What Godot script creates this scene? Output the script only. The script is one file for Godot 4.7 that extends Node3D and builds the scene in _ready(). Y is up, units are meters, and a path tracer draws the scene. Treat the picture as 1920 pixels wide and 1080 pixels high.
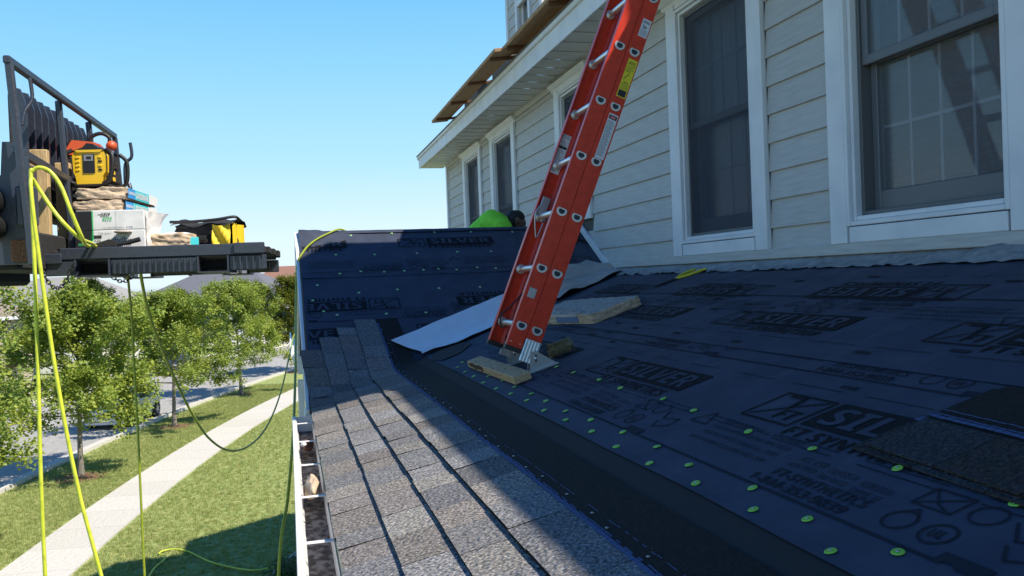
extends Node3D

const GY := -5.5            # height of the lawn, the camera's own height being 0
const SM := 0.292           # slope of the low roof
const XE := 0.127           # its eave
const YE := -0.8
const SC := 0.514           # slope of the cross gable
const ZR := -8.2            # its ridge
const YR := 0.49
const XW := 2.9             # the house wall
const BIG := "res://"

var rng := RandomNumberGenerator.new()
var M := {}
var shifts := {}
var texts := {}
var fonts := {}

# ---------------------------------------------------------------- mesh builder
class MB:
	var v := PackedVector3Array()
	var n := PackedVector3Array()
	var c := PackedColorArray()
	var col := Color(1, 1, 1)
	func tri(a: Vector3, b: Vector3, d: Vector3) -> void:
		var nn := (b - a).cross(d - a).normalized()
		v.append(a); v.append(d); v.append(b)
		n.append(nn); n.append(nn); n.append(nn)
		c.append(col); c.append(col); c.append(col)
	func quad(a: Vector3, b: Vector3, d: Vector3, e: Vector3) -> void:
		tri(a, b, d); tri(a, d, e)
	func trin(a: Vector3, b: Vector3, d: Vector3, na: Vector3, nb: Vector3, nd: Vector3) -> void:
		v.append(a); v.append(d); v.append(b)
		n.append(na); n.append(nd); n.append(nb)
		c.append(col); c.append(col); c.append(col)
	func quadn(a: Vector3, b: Vector3, d: Vector3, e: Vector3, na: Vector3, nb: Vector3, nd: Vector3, ne: Vector3) -> void:
		trin(a, b, d, na, nb, nd); trin(a, d, e, na, nd, ne)
	func out(a: Vector3, b: Vector3, d: Vector3, e: Vector3, ctr: Vector3) -> void:
		if (b - a).cross(d - a).dot((a + b + d + e) * 0.25 - ctr) < 0.0:
			quad(a, e, d, b)
		else:
			quad(a, b, d, e)
	func out3(a: Vector3, b: Vector3, d: Vector3, ctr: Vector3) -> void:
		if (b - a).cross(d - a).dot((a + b + d) / 3.0 - ctr) < 0.0:
			tri(a, d, b)
		else:
			tri(a, b, d)
	# a box with chamfered edges
	func box(ctr: Vector3, size: Vector3, bevel := 0.0, bs := Basis()) -> void:
		var h := size * 0.5
		var sg := [-1.0, 1.0]
		bevel = minf(bevel, minf(h.x, minf(h.y, h.z)) * 0.6)
		var P := func(s: Vector3, ax: int) -> Vector3:
			var p := Vector3(s.x * (h.x - bevel), s.y * (h.y - bevel), s.z * (h.z - bevel))
			p[ax] = s[ax] * h[ax]
			return ctr + bs * p
		for ax in 3:
			var j := (ax + 1) % 3
			var k := (ax + 2) % 3
			for s in sg:
				var q := []
				for t in [[-1, -1], [1, -1], [1, 1], [-1, 1]]:
					var sv := Vector3()
					sv[ax] = s; sv[j] = t[0]; sv[k] = t[1]
					q.append(P.call(sv, ax))
				out(q[0], q[1], q[2], q[3], ctr)
				if bevel > 0.0:
					for s2 in sg:
						var a := Vector3(); a[ax] = s; a[j] = s2; a[k] = -1
						var b := a; b[k] = 1
						out(P.call(a, ax), P.call(b, ax), P.call(b, j), P.call(a, j), ctr)
		if bevel > 0.0:
			for x in sg:
				for y in sg:
					for z in sg:
						var s := Vector3(x, y, z)
						out3(P.call(s, 0), P.call(s, 1), P.call(s, 2), ctr)
	# a bar from a to b with a rectangular section; up hints where its height points
	func bar(a: Vector3, b: Vector3, w: float, hgt: float, up := Vector3.UP, bevel := 0.0) -> void:
		var z := (b - a).normalized()
		var x := up.cross(z)
		if x.length() < 0.01:
			x = Vector3.RIGHT.cross(z)
		x = x.normalized()
		var y := z.cross(x)
		box((a + b) * 0.5, Vector3(w, hgt, (b - a).length()), bevel, Basis(x, y, z))
	func tube(p: Array, r, sides := 8, caps := true) -> void:
		var cnt := p.size()
		var t0: Vector3 = (p[1] - p[0]).normalized()
		var u := t0.cross(Vector3(0.31, 0.87, 0.39)).normalized()
		var rp := []
		var rn := []
		for i in cnt:
			var t: Vector3 = (p[mini(i + 1, cnt - 1)] - p[maxi(i - 1, 0)]).normalized()
			u = (u - t * u.dot(t)).normalized()
			var w := t.cross(u)
			var rad: float = r[i] if r is Array else r
			var ps := []
			var ns := []
			for k in sides:
				var an := TAU * k / sides
				var d := u * cos(an) + w * sin(an)
				ns.append(d); ps.append(p[i] + d * rad)
			rp.append(ps); rn.append(ns)
		for i in cnt - 1:
			for k in sides:
				var k2 := (k + 1) % sides
				quadn(rp[i][k], rp[i][k2], rp[i + 1][k2], rp[i + 1][k], rn[i][k], rn[i][k2], rn[i + 1][k2], rn[i + 1][k])
		if caps:
			for k in range(1, sides - 1):
				tri(rp[0][0], rp[0][k + 1], rp[0][k])
				tri(rp[cnt - 1][0], rp[cnt - 1][k], rp[cnt - 1][k + 1])
	# polygon (x, y) pushed out along z from z0 to z1, placed by xf
	func prism(poly: PackedVector2Array, z0: float, z1: float, xf := Transform3D()) -> void:
		if Geometry2D.is_polygon_clockwise(poly):
			poly = poly.duplicate(); poly.reverse()
		var ix := Geometry2D.triangulate_polygon(poly)
		for i in range(0, ix.size(), 3):
			var a := poly[ix[i]]; var b := poly[ix[i + 1]]; var d := poly[ix[i + 2]]
			if (b - a).cross(d - a) < 0:
				var t := b; b = d; d = t
			tri(xf * Vector3(a.x, a.y, z1), xf * Vector3(b.x, b.y, z1), xf * Vector3(d.x, d.y, z1))
			tri(xf * Vector3(a.x, a.y, z0), xf * Vector3(d.x, d.y, z0), xf * Vector3(b.x, b.y, z0))
		for i in poly.size():
			var a := poly[i]; var b := poly[(i + 1) % poly.size()]
			quad(xf * Vector3(a.x, a.y, z0), xf * Vector3(b.x, b.y, z0), xf * Vector3(b.x, b.y, z1), xf * Vector3(a.x, a.y, z1))
	# band between an outer and an inner outline of equal length
	func ring(o: PackedVector2Array, i: PackedVector2Array, z0: float, z1: float, xf: Transform3D) -> void:
		for k in o.size():
			var k2 := (k + 1) % o.size()
			var P := func(q: Vector2, z: float) -> Vector3: return xf * Vector3(q.x, q.y, z)
			quad(P.call(o[k], z1), P.call(o[k2], z1), P.call(i[k2], z1), P.call(i[k], z1))
			quad(P.call(o[k], z0), P.call(o[k2], z0), P.call(o[k2], z1), P.call(o[k], z1))
			quad(P.call(i[k2], z0), P.call(i[k], z0), P.call(i[k], z1), P.call(i[k2], z1))
	func ball(ctr: Vector3, rad: Vector3, bs := Basis(), la := 8, lo := 12) -> void:
		for i in la:
			for k in lo:
				var q := []
				var m := []
				for e in [[i, k], [i + 1, k], [i + 1, k + 1], [i, k + 1]]:
					var th: float = PI * e[0] / la
					var ph: float = TAU * e[1] / lo
					var d := Vector3(sin(th) * cos(ph), cos(th), -sin(th) * sin(ph))
					q.append(ctr + bs * (d * rad)); m.append((bs * (d / rad)).normalized())
				quadn(q[0], q[1], q[2], q[3], m[0], m[1], m[2], m[3])
	# a grid of points rows x columns with smooth normals
	func grid(g: Array, flip := false) -> void:
		var R := g.size()
		var C: int = g[0].size()
		var nn := []
		for i in R:
			var row := []
			for k in C:
				var du: Vector3 = g[i][mini(k + 1, C - 1)] - g[i][maxi(k - 1, 0)]
				var dv: Vector3 = g[mini(i + 1, R - 1)][k] - g[maxi(i - 1, 0)][k]
				row.append(du.cross(dv).normalized() * (-1.0 if flip else 1.0))
			nn.append(row)
		for i in R - 1:
			for k in C - 1:
				if flip:
					quadn(g[i][k], g[i + 1][k], g[i + 1][k + 1], g[i][k + 1], nn[i][k], nn[i + 1][k], nn[i + 1][k + 1], nn[i][k + 1])
				else:
					quadn(g[i][k], g[i][k + 1], g[i + 1][k + 1], g[i + 1][k], nn[i][k], nn[i][k + 1], nn[i + 1][k + 1], nn[i + 1][k])
	func mesh(shift := Vector3.ZERO) -> ArrayMesh:
		var p := v
		if shift != Vector3.ZERO:
			p = PackedVector3Array()
			p.resize(v.size())
			for i in v.size():
				p[i] = v[i] - shift
		var a := []
		a.resize(Mesh.ARRAY_MAX)
		a[Mesh.ARRAY_VERTEX] = p
		a[Mesh.ARRAY_NORMAL] = n
		a[Mesh.ARRAY_COLOR] = c
		var m := ArrayMesh.new()
		m.add_surface_from_arrays(Mesh.PRIMITIVE_TRIANGLES, a)
		return m

# ---------------------------------------------------------------- nodes
func tag(o: Node, label := "", category := "", group := "", kind := "") -> Node:
	if label: o.set_meta("label", label)
	if category: o.set_meta("category", category)
	if group: o.set_meta("group", group)
	if kind: o.set_meta("kind", kind)
	return o

func numbered(called: String, parent: Node) -> String:
	var s := called
	var i := 0
	while parent.has_node(NodePath(s)):
		i += 1
		s = "%s_%03d" % [called, i]
	return s

# world = true: its parts are built in world coordinates and shifted to its base
func thing(called: String, label: String, category: String, at: Vector3, group := "", world := true) -> Node3D:
	var o := Node3D.new()
	o.name = numbered(called, self)
	o.position = at
	add_child(o)
	tag(o, label, category, group)
	if world:
		shifts[o] = at
	return o

func part(called: String, mb: MB, m: Material, parent: Node = self, label := "") -> MeshInstance3D:
	var o := MeshInstance3D.new()
	var sh: Vector3 = shifts.get(parent, Vector3.ZERO)
	o.mesh = mb.mesh(sh)
	o.material_override = m
	o.name = numbered(called, parent)
	parent.add_child(o)
	if sh != Vector3.ZERO:
		shifts[o] = sh
	if label:
		o.set_meta("label", label)
	return o

func holder(called: String, parent: Node) -> Node3D:
	var o := Node3D.new()
	o.name = numbered(called, parent)
	parent.add_child(o)
	if shifts.has(parent):
		shifts[o] = shifts[parent]
	return o

# quick parts
func pbox(called: String, ctr: Vector3, size: Vector3, m: Material, parent: Node, bevel := 0.003, bs := Basis(), col := Color(1, 1, 1)) -> MeshInstance3D:
	var b := MB.new()
	b.col = col
	b.box(ctr, size, bevel, bs)
	return part(called, b, m, parent)

func pbar(called: String, a: Vector3, e: Vector3, w: float, h: float, m: Material, parent: Node, up := Vector3.UP, bevel := 0.003) -> MeshInstance3D:
	var b := MB.new()
	b.bar(a, e, w, h, up, bevel)
	return part(called, b, m, parent)

func ptube(called: String, pts: Array, r, m: Material, parent: Node, sides := 8) -> MeshInstance3D:
	var b := MB.new()
	b.tube(pts, r, sides)
	return part(called, b, m, parent)

func structure(called: String, mb: MB, m: Material, kind := "structure") -> MeshInstance3D:
	var o := part(called, mb, m)
	o.set_meta("kind", kind)
	return o

# smooth curve through points
func curve(pts: Array, steps := 10) -> Array:
	var out := []
	var n := pts.size()
	for i in n - 1:
		var a: Vector3 = pts[maxi(i - 1, 0)]
		var b: Vector3 = pts[i]
		var c: Vector3 = pts[i + 1]
		var d: Vector3 = pts[mini(i + 2, n - 1)]
		for k in steps:
			out.append(b.cubic_interpolate(c, a, d, float(k) / steps))
	out.append(pts[n - 1])
	return out

# ---------------------------------------------------------------- materials
func lin(r: float, g: float, b: float, a := 1.0) -> Color:
	var c := Color(r, g, b).linear_to_srgb()
	c.a = a
	return c

func mt(r: float, g: float, b: float, rough := 0.7, metal := 0.0, spec := 0.5) -> StandardMaterial3D:
	var m := StandardMaterial3D.new()
	m.albedo_color = lin(r, g, b)
	m.roughness = rough
	m.metallic = metal
	m.metallic_specular = spec
	return m

func noise(freq: float, oct := 4, sd := 1, kind := FastNoiseLite.TYPE_SIMPLEX_SMOOTH) -> FastNoiseLite:
	var f := FastNoiseLite.new()
	f.noise_type = kind
	f.frequency = freq
	f.fractal_octaves = oct
	f.seed = sd
	return f

func ntex(f: FastNoiseLite, stops: Array, size := 256, normal := 0.0) -> NoiseTexture2D:
	var t := NoiseTexture2D.new()
	t.width = size; t.height = size
	t.seamless = true
	t.noise = f
	if normal > 0.0:
		t.as_normal_map = true
		t.bump_strength = normal
	else:
		var g := Gradient.new()
		g.offsets = PackedFloat32Array()
		g.colors = PackedColorArray()
		var of := PackedFloat32Array()
		var cs := PackedColorArray()
		for s in stops:
			of.append(s[0]); cs.append(lin(s[1], s[2], s[3]))
		g.offsets = of; g.colors = cs
		t.color_ramp = g
	return t

# colour varying between the stops (linear values), repeating every `metres`
func nm(stops: Array, metres: Vector3, freq := 0.02, rough := 0.8, bump := 0.0, oct := 4, sd := 1, world := true) -> StandardMaterial3D:
	var m := StandardMaterial3D.new()
	m.albedo_texture = ntex(noise(freq, oct, sd), stops)
	m.roughness = rough
	m.uv1_triplanar = true
	m.uv1_world_triplanar = world
	m.uv1_scale = Vector3(1 / metres.x, 1 / metres.y, 1 / metres.z)
	if bump > 0.0:
		m.normal_enabled = true
		m.normal_texture = ntex(noise(freq, oct, sd + 7), [], 256, bump)
	return m

func speckle(size: int, lo: float, hi: float, power: float, sd: int, blur := 0.35) -> ImageTexture:
	var r := RandomNumberGenerator.new()
	r.seed = sd
	var im := Image.create(size, size, false, Image.FORMAT_RGB8)
	var prev := 0.5
	for y in size:
		for x in size:
			var t := lerpf(pow(r.randf(), power), prev, blur)
			prev = t
			var g := lerpf(lo, hi, t)
			var k := r.randf_range(-0.03, 0.03)
			im.set_pixel(x, y, Color(g + k, g, g - k))
	return ImageTexture.create_from_image(im)

func materials() -> void:
	M.trim = nm([[0.0, 0.57, 0.60, 0.64], [0.5, 0.65, 0.675, 0.71], [1.0, 0.69, 0.71, 0.74]], Vector3(1.2, 1.2, 1.2), 0.01, 0.5, 0.6)
	M.siding = nm([[0.0, 0.37, 0.375, 0.37], [0.5, 0.435, 0.44, 0.435], [1.0, 0.475, 0.48, 0.47]], Vector3(0.14, 0.14, 1.6), 0.02, 0.6, 2.2)
	M.siding.vertex_color_use_as_albedo = true
	M.soffit = nm([[0.0, 0.50, 0.50, 0.48], [1.0, 0.62, 0.62, 0.60]], Vector3(2, 2, 2), 0.01, 0.55)
	M.sash = mt(0.115, 0.125, 0.14, 0.45)
	M.jamb = mt(0.10, 0.105, 0.11, 0.5)
	M.glass = mt(0.5, 0.55, 0.6, 0.02)
	M.glass.albedo_color = lin(0.4, 0.45, 0.5, 0.12)
	M.glass.transparency = BaseMaterial3D.TRANSPARENCY_ALPHA
	M.glass.metallic_specular = 0.34
	M.screen = mt(0.035, 0.038, 0.045, 0.8)
	M.screen.albedo_color = lin(0.04, 0.05, 0.075, 0.36)
	M.screen.transparency = BaseMaterial3D.TRANSPARENCY_ALPHA
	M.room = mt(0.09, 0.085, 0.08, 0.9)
	M.blind = mt(0.055, 0.055, 0.055, 0.5)
	M.muntin = mt(0.10, 0.11, 0.125, 0.5)
	M.curtain = mt(0.34, 0.38, 0.46, 0.9)
	M.mainroof = nm([[0.0, 0.10, 0.09, 0.085], [0.5, 0.16, 0.15, 0.14], [1.0, 0.22, 0.2, 0.19]], Vector3(0.6, 0.3, 0.6), 0.05, 0.95, 1.0)
	# granules
	M.shingle = mt(1, 1, 1, 0.92, 0.0, 0.35)
	M.shingle.albedo_texture = speckle(512, 0.46, 1.2, 1.8, 5, 0.15)
	M.shingle.vertex_color_use_as_albedo = true
	M.shingle.uv1_triplanar = true
	M.shingle.uv1_world_triplanar = true
	M.shingle.uv1_scale = Vector3(0.62, 0.62, 0.62)
	M.shingle.normal_enabled = true
	M.shingle.normal_texture = ntex(noise(0.45, 2, 3), [], 256, 3.0)
	M.headlap = mt(1, 1, 1, 0.9, 0.0, 0.4)
	M.headlap.albedo_color = lin(0.055, 0.05, 0.047)
	M.headlap.albedo_texture = speckle(512, 0.30, 1.0, 3.5, 9, 0.2)
	M.headlap.uv1_triplanar = true
	M.headlap.uv1_world_triplanar = true
	M.headlap.uv1_scale = Vector3(0.8, 0.8, 0.8)
	M.asphalt_edge = mt(0.012, 0.012, 0.013, 0.9)
	M.starter = nm([[0.0, 0.010, 0.010, 0.011], [1.0, 0.026, 0.025, 0.025]], Vector3(0.2, 0.2, 0.2), 0.2, 0.95)
	M.chalk = nm([[0.0, 0.03, 0.035, 0.05], [0.40, 0.045, 0.075, 0.17], [0.75, 0.07, 0.115, 0.26], [1.0, 0.11, 0.15, 0.28]], Vector3(0.05, 0.05, 0.12), 0.12, 0.95)
	M.under = nm([[0.0, 0.033, 0.042, 0.067], [0.5, 0.042, 0.052, 0.083], [0.8, 0.050, 0.061, 0.094], [1.0, 0.070, 0.080, 0.112]], Vector3(1.3, 1.3, 1.3), 0.02, 0.66, 1.1, 5)
	M.under.metallic_specular = 0.3
	M.print = mt(0.010, 0.011, 0.014, 0.75, 0.0, 0.25)
	M.print2 = mt(0.018, 0.021, 0.033, 0.75, 0.0, 0.25)
	M.cap = mt(0.22, 0.52, 0.05, 0.5)
	M.cap2 = mt(0.30, 0.55, 0.22, 0.4)
	M.nail = mt(0.5, 0.5, 0.5, 0.35, 0.9)
	M.flash = nm([[0.0, 0.62, 0.68, 0.76], [1.0, 0.72, 0.77, 0.84]], Vector3(0.7, 0.7, 0.7), 0.02, 0.36, 0.4)
	M.foil = nm([[0.0, 0.36, 0.39, 0.42], [1.0, 0.48, 0.51, 0.54]], Vector3(0.5, 0.5, 0.5), 0.02, 0.28)
	M.foil.metallic = 0.6
	M.membrane = nm([[0.0, 0.14, 0.15, 0.16], [1.0, 0.30, 0.31, 0.33]], Vector3(0.3, 0.3, 0.6), 0.03, 0.45, 1.5)
	M.gutter = nm([[0.0, 0.70, 0.70, 0.70], [0.7, 0.78, 0.78, 0.78], [1.0, 0.80, 0.80, 0.80]], Vector3(0.6, 0.6, 0.6), 0.03, 0.4)
	M.muck = nm([[0.0, 0.035, 0.028, 0.022], [0.42, 0.10, 0.08, 0.065], [0.55, 0.22, 0.19, 0.17], [1.0, 0.36, 0.33, 0.30]], Vector3(0.35, 0.35, 0.5), 0.03, 0.9, 1.5)
	M.wood = nm([[0.0, 0.30, 0.19, 0.10], [0.5, 0.42, 0.29, 0.16], [1.0, 0.52, 0.38, 0.23]], Vector3(0.1, 0.1, 0.9), 0.03, 0.75, 0.8)
	M.wood_x = nm([[0.0, 0.36, 0.24, 0.11], [0.5, 0.50, 0.36, 0.18], [1.0, 0.60, 0.46, 0.26]], Vector3(0.1, 0.8, 0.1), 0.03, 0.75, 0.8)
	M.plank = nm([[0.0, 0.22, 0.13, 0.065], [0.5, 0.34, 0.21, 0.11], [1.0, 0.44, 0.29, 0.16]], Vector3(0.15, 0.15, 1.4), 0.03, 0.8, 0.8)
	M.bark_dark = mt(0.06, 0.035, 0.02, 0.95)
	M.paper = nm([[0.0, 0.34, 0.25, 0.17], [0.5, 0.50, 0.39, 0.28], [1.0, 0.60, 0.49, 0.37]], Vector3(0.3, 0.3, 0.3), 0.03, 0.85, 2.5)
	M.paper_in = nm([[0.0, 0.16, 0.15, 0.14], [0.5, 0.34, 0.31, 0.28], [1.0, 0.46, 0.42, 0.38]], Vector3(0.35, 0.35, 0.35), 0.03, 0.85, 2.5)
	M.white = mt(0.75, 0.76, 0.78, 0.55)
	M.offwhite = nm([[0.0, 0.60, 0.61, 0.63], [1.0, 0.78, 0.78, 0.80]], Vector3(0.4, 0.4, 0.4), 0.02, 0.6)
	M.black = mt(0.014, 0.014, 0.016, 0.5)
	M.blackmatte = nm([[0.0, 0.010, 0.010, 0.012], [1.0, 0.030, 0.030, 0.033]], Vector3(0.3, 0.3, 0.3), 0.05, 0.85, 1.0)
	M.steel = nm([[0.0, 0.024, 0.030, 0.049], [0.7, 0.029, 0.036, 0.057], [1.0, 0.040, 0.047, 0.067]], Vector3(0.4, 0.4, 0.4), 0.05, 0.42, 0.6)
	M.steel.metallic_specular = 0.6
	M.rust = nm([[0.0, 0.05, 0.03, 0.025], [0.5, 0.16, 0.07, 0.035], [1.0, 0.26, 0.12, 0.06]], Vector3(0.15, 0.15, 0.15), 0.05, 0.9, 1.0)
	M.yellow = mt(0.80, 0.50, 0.02, 0.38)
	M.hivis_yellow = mt(0.80, 0.56, 0.02, 0.6)
	M.red = mt(0.62, 0.10, 0.03, 0.45)
	M.orange = nm([[0.0, 0.50, 0.030, 0.010], [0.5, 0.60, 0.036, 0.012], [1.0, 0.66, 0.048, 0.018]], Vector3(0.3, 0.3, 0.3), 0.02, 0.33, 0.3)
	M.alu = mt(0.72, 0.73, 0.74, 0.32, 0.85)
	M.alu_dull = nm([[0.0, 0.36, 0.37, 0.38], [1.0, 0.60, 0.61, 0.62]], Vector3(0.1, 0.1, 0.1), 0.05, 0.4)
	M.alu_dull.metallic = 0.8
	M.hole = mt(0.02, 0.03, 0.05, 0.4)
	M.label_white = mt(0.62, 0.64, 0.68, 0.5)
	M.label_yellow = mt(0.70, 0.58, 0.02, 0.45)
	M.ink = mt(0.02, 0.02, 0.024, 0.6)
	M.ink_grey = mt(0.22, 0.23, 0.26, 0.6)
	M.ink_red = mt(0.40, 0.03, 0.03, 0.6)
	M.blue = mt(0.03, 0.26, 0.60, 0.5)
	M.blue_dull = nm([[0.0, 0.05, 0.10, 0.22], [0.5, 0.10, 0.18, 0.34], [1.0, 0.35, 0.36, 0.38]], Vector3(0.12, 0.12, 0.12), 0.05, 0.7)
	M.teal = mt(0.05, 0.52, 0.60, 0.5)
	M.green_ink = mt(0.05, 0.45, 0.16, 0.5)
	M.brass = mt(0.30, 0.24, 0.09, 0.45, 0.6)
	M.hose = nm([[0.0, 0.36, 0.42, 0.04], [0.4, 0.56, 0.62, 0.05], [1.0, 0.66, 0.70, 0.08]], Vector3(0.3, 0.3, 0.3), 0.02, 0.4)
	M.hose_green = nm([[0.0, 0.20, 0.26, 0.015], [1.0, 0.34, 0.40, 0.03]], Vector3(0.3, 0.3, 0.3), 0.02, 0.4)
	M.grip_yellow = mt(0.62, 0.55, 0.03, 0.45)
	# ground
	M.grass = nm([[0.0, 0.16, 0.21, 0.065], [0.35, 0.235, 0.29, 0.095], [0.6, 0.29, 0.34, 0.12], [0.85, 0.37, 0.38, 0.16], [1.0, 0.44, 0.42, 0.20]], Vector3(2.1, 2.1, 2.1), 0.035, 0.95, 3.0, 5, 3)
	M.grass.detail_enabled = true
	M.grass.detail_blend_mode = BaseMaterial3D.BLEND_MODE_MUL
	M.grass.uv2_triplanar = true
	M.grass.uv2_world_triplanar = true
	M.grass.uv2_scale = Vector3(0.09, 0.09, 0.09)
	M.grass.detail_albedo = ntex(noise(0.018, 5, 12), [[0.0, 0.66, 0.76, 0.60], [0.42, 0.90, 0.95, 0.86], [0.6, 1.0, 0.98, 0.95], [1.0, 1.0, 0.93, 0.86]])
	M.concrete = nm([[0.0, 0.44, 0.42, 0.385], [0.35, 0.51, 0.49, 0.455], [0.6, 0.53, 0.51, 0.475], [1.0, 0.57, 0.55, 0.515]], Vector3(2.7, 2.7, 2.7), 0.09, 0.9, 1.2, 6)
	M.concrete.vertex_color_use_as_albedo = true
	M.road = nm([[0.0, 0.24, 0.235, 0.23], [0.5, 0.32, 0.315, 0.305], [1.0, 0.38, 0.375, 0.365]], Vector3(3, 3, 3), 0.04, 0.92, 0.8)
	M.mulch = nm([[0.0, 0.05, 0.022, 0.015], [0.5, 0.14, 0.06, 0.04], [1.0, 0.24, 0.11, 0.075]], Vector3(0.6, 0.6, 0.6), 0.08, 0.95, 3.0)
	M.bark = nm([[0.0, 0.07, 0.06, 0.05], [0.5, 0.20, 0.18, 0.155], [1.0, 0.36, 0.33, 0.29]], Vector3(0.5, 0.8, 0.5), 0.05, 0.95, 2.0)
	M.leaf = mt(1, 1, 1, 0.55, 0.0, 0.4)
	M.leaf.vertex_color_use_as_albedo = true
	M.leaf.backlight_enabled = true
	M.leaf.backlight = lin(0.8, 0.8, 0.4)
	# houses across the street
	M.roof_grey = nm([[0.0, 0.20, 0.20, 0.205], [1.0, 0.32, 0.32, 0.325]], Vector3(1.2, 0.6, 1.2), 0.08, 0.9, 0.8)
	M.roof_dark = nm([[0.0, 0.095, 0.10, 0.125], [1.0, 0.15, 0.158, 0.19]], Vector3(1.2, 0.6, 1.2), 0.08, 0.9, 0.8)
	M.roof_tan = nm([[0.0, 0.20, 0.16, 0.135], [1.0, 0.30, 0.245, 0.21]], Vector3(1.2, 0.6, 1.2), 0.08, 0.9, 0.8)
	M.roof_brown = nm([[0.0, 0.20, 0.105, 0.075], [1.0, 0.30, 0.165, 0.125]], Vector3(1.2, 0.6, 1.2), 0.08, 0.9, 0.8)
	M.wall_white = mt(0.72, 0.72, 0.70, 0.7)
	M.wall_navy = mt(0.05, 0.065, 0.10, 0.7)
	M.wall_tan = mt(0.45, 0.40, 0.33, 0.7)
	M.wall_red = mt(0.20, 0.05, 0.04, 0.7)
	M.pane_far = mt(0.03, 0.04, 0.05, 0.08)
	# person
	M.skin = mt(0.16, 0.08, 0.05, 0.55)
	M.shirt = nm([[0.0, 0.22, 0.74, 0.04], [1.0, 0.30, 0.84, 0.06]], Vector3(0.5, 0.35, 0.5), 0.012, 0.8, 6.0, 3)
	M.jeans = nm([[0.0, 0.02, 0.025, 0.04], [1.0, 0.05, 0.06, 0.09]], Vector3(0.2, 0.2, 0.2), 0.05, 0.9)
	M.hair = mt(0.012, 0.010, 0.010, 0.65)
	# car
	M.paint = mt(0.56, 0.60, 0.64, 0.3, 0.35)
	M.paint.clearcoat_enabled = true
	M.paint.clearcoat = 0.8
	M.paint.clearcoat_roughness = 0.05
	M.paint_dark = mt(0.05, 0.06, 0.08, 0.3, 0.3)
	M.rubber = mt(0.02, 0.02, 0.02, 0.9)
	M.tail = mt(0.45, 0.03, 0.03, 0.2)
	M.chrome = mt(0.65, 0.66, 0.68, 0.2, 0.9)

# ---------------------------------------------------------------- lettering
func glyphs(s: String, bold := true, font := "Droid Sans") -> Dictionary:
	var key := s + str(bold) + font
	if texts.has(key):
		return texts[key]
	var tm := TextMesh.new()
	var f := SystemFont.new()
	f.font_names = PackedStringArray([font])
	f.font_weight = 700 if bold else 400
	tm.font = f
	tm.text = s
	tm.font_size = 48
	tm.pixel_size = 0.01
	tm.depth = 0.0
	tm.curve_step = 2.0
	var a := tm.get_mesh_arrays()
	var vs: PackedVector3Array = a[Mesh.ARRAY_VERTEX]
	var ix = a[Mesh.ARRAY_INDEX]
	var pts := PackedVector2Array()
	if ix != null and ix.size() > 0:
		for i in ix:
			pts.append(Vector2(vs[i].x, vs[i].y))
	else:
		for p in vs:
			pts.append(Vector2(p.x, p.y))
	var lo := Vector2(1e9, 1e9)
	var hi := -lo
	for p in pts:
		lo = lo.min(p); hi = hi.max(p)
	for i in pts.size():
		pts[i] = (pts[i] - lo) / (hi - lo)
	texts[key] = {"p": pts, "ratio": (hi.x - lo.x) / maxf(hi.y - lo.y, 1e-5)}
	return texts[key]

# writes s with its lower left corner at o; t runs along the line, up across it
func write(mb: MB, s: String, o: Vector3, t: Vector3, up: Vector3, w: float, h: float, bold := true, font := "Droid Sans", slant := 0.0) -> void:
	var g := glyphs(s, bold, font)
	var nn := t.cross(up).normalized()
	var p: PackedVector2Array = g.p
	if w <= 0.0:
		w = h * g.ratio
	for i in range(0, p.size() - 2, 3):
		var q := []
		for k in 3:
			q.append(o + t * (p[i + k].x * w + slant * p[i + k].y * h) + up * (p[i + k].y * h))
		if (q[1] - q[0]).cross(q[2] - q[0]).dot(nn) < 0:
			mb.trin(q[0], q[2], q[1], nn, nn, nn)
		else:
			mb.trin(q[0], q[1], q[2], nn, nn, nn)

func strip(mb: MB, o: Vector3, t: Vector3, up: Vector3, x0: float, y0: float, x1: float, y1: float, slant := 0.0) -> void:
	mb.quad(o + t * (x0 + slant * y0) + up * y0, o + t * (x1 + slant * y0) + up * y0, o + t * (x1 + slant * y1) + up * y1, o + t * (x0 + slant * y1) + up * y1)

func stroke(mb: MB, o: Vector3, t: Vector3, up: Vector3, pts: Array, w: float) -> void:
	for i in pts.size() - 1:
		var a: Vector2 = pts[i]
		var b: Vector2 = pts[i + 1]
		var d := (b - a).normalized()
		var e := Vector2(-d.y, d.x) * w * 0.5
		a -= d * w * 0.4; b += d * w * 0.4
		var q := [a - e, b - e, b + e, a + e]
		var r := []
		for p in q:
			r.append(o + t * p.x + up * p.y)
		mb.quad(r[0], r[1], r[2], r[3])

func circle2(r: float, n := 16, c := Vector2.ZERO, sy := 1.0) -> Array:
	var out := []
	for i in n + 1:
		out.append(c + Vector2(cos(TAU * i / n) * r, sin(TAU * i / n) * r * sy))
	return out

# ---------------------------------------------------------------- roof geometry
var em := Vector3(1, SM, 0).normalized()
var nmn := Vector3(-SM, 1, 0).normalized()
var ec := Vector3(0, SC, -1).normalized()
var ncn := Vector3(0, 1, SC).normalized()
var vdir := Vector3(1, SM, -SM / SC).normalized()
var v0 := Vector3(XE, YE, ZR + (YR - YE) / SC)

func zv(x: float) -> float:
	return ZR + (YR - YE - SM * (x - XE)) / SC

func mp(u: float, z: float, h := 0.0) -> Vector3:
	return Vector3(XE, YE, z) + em * u + nmn * h

func cp(x: float, d: float, h := 0.0) -> Vector3:
	return Vector3(x, YR, ZR) - ec * d + ncn * h

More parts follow.
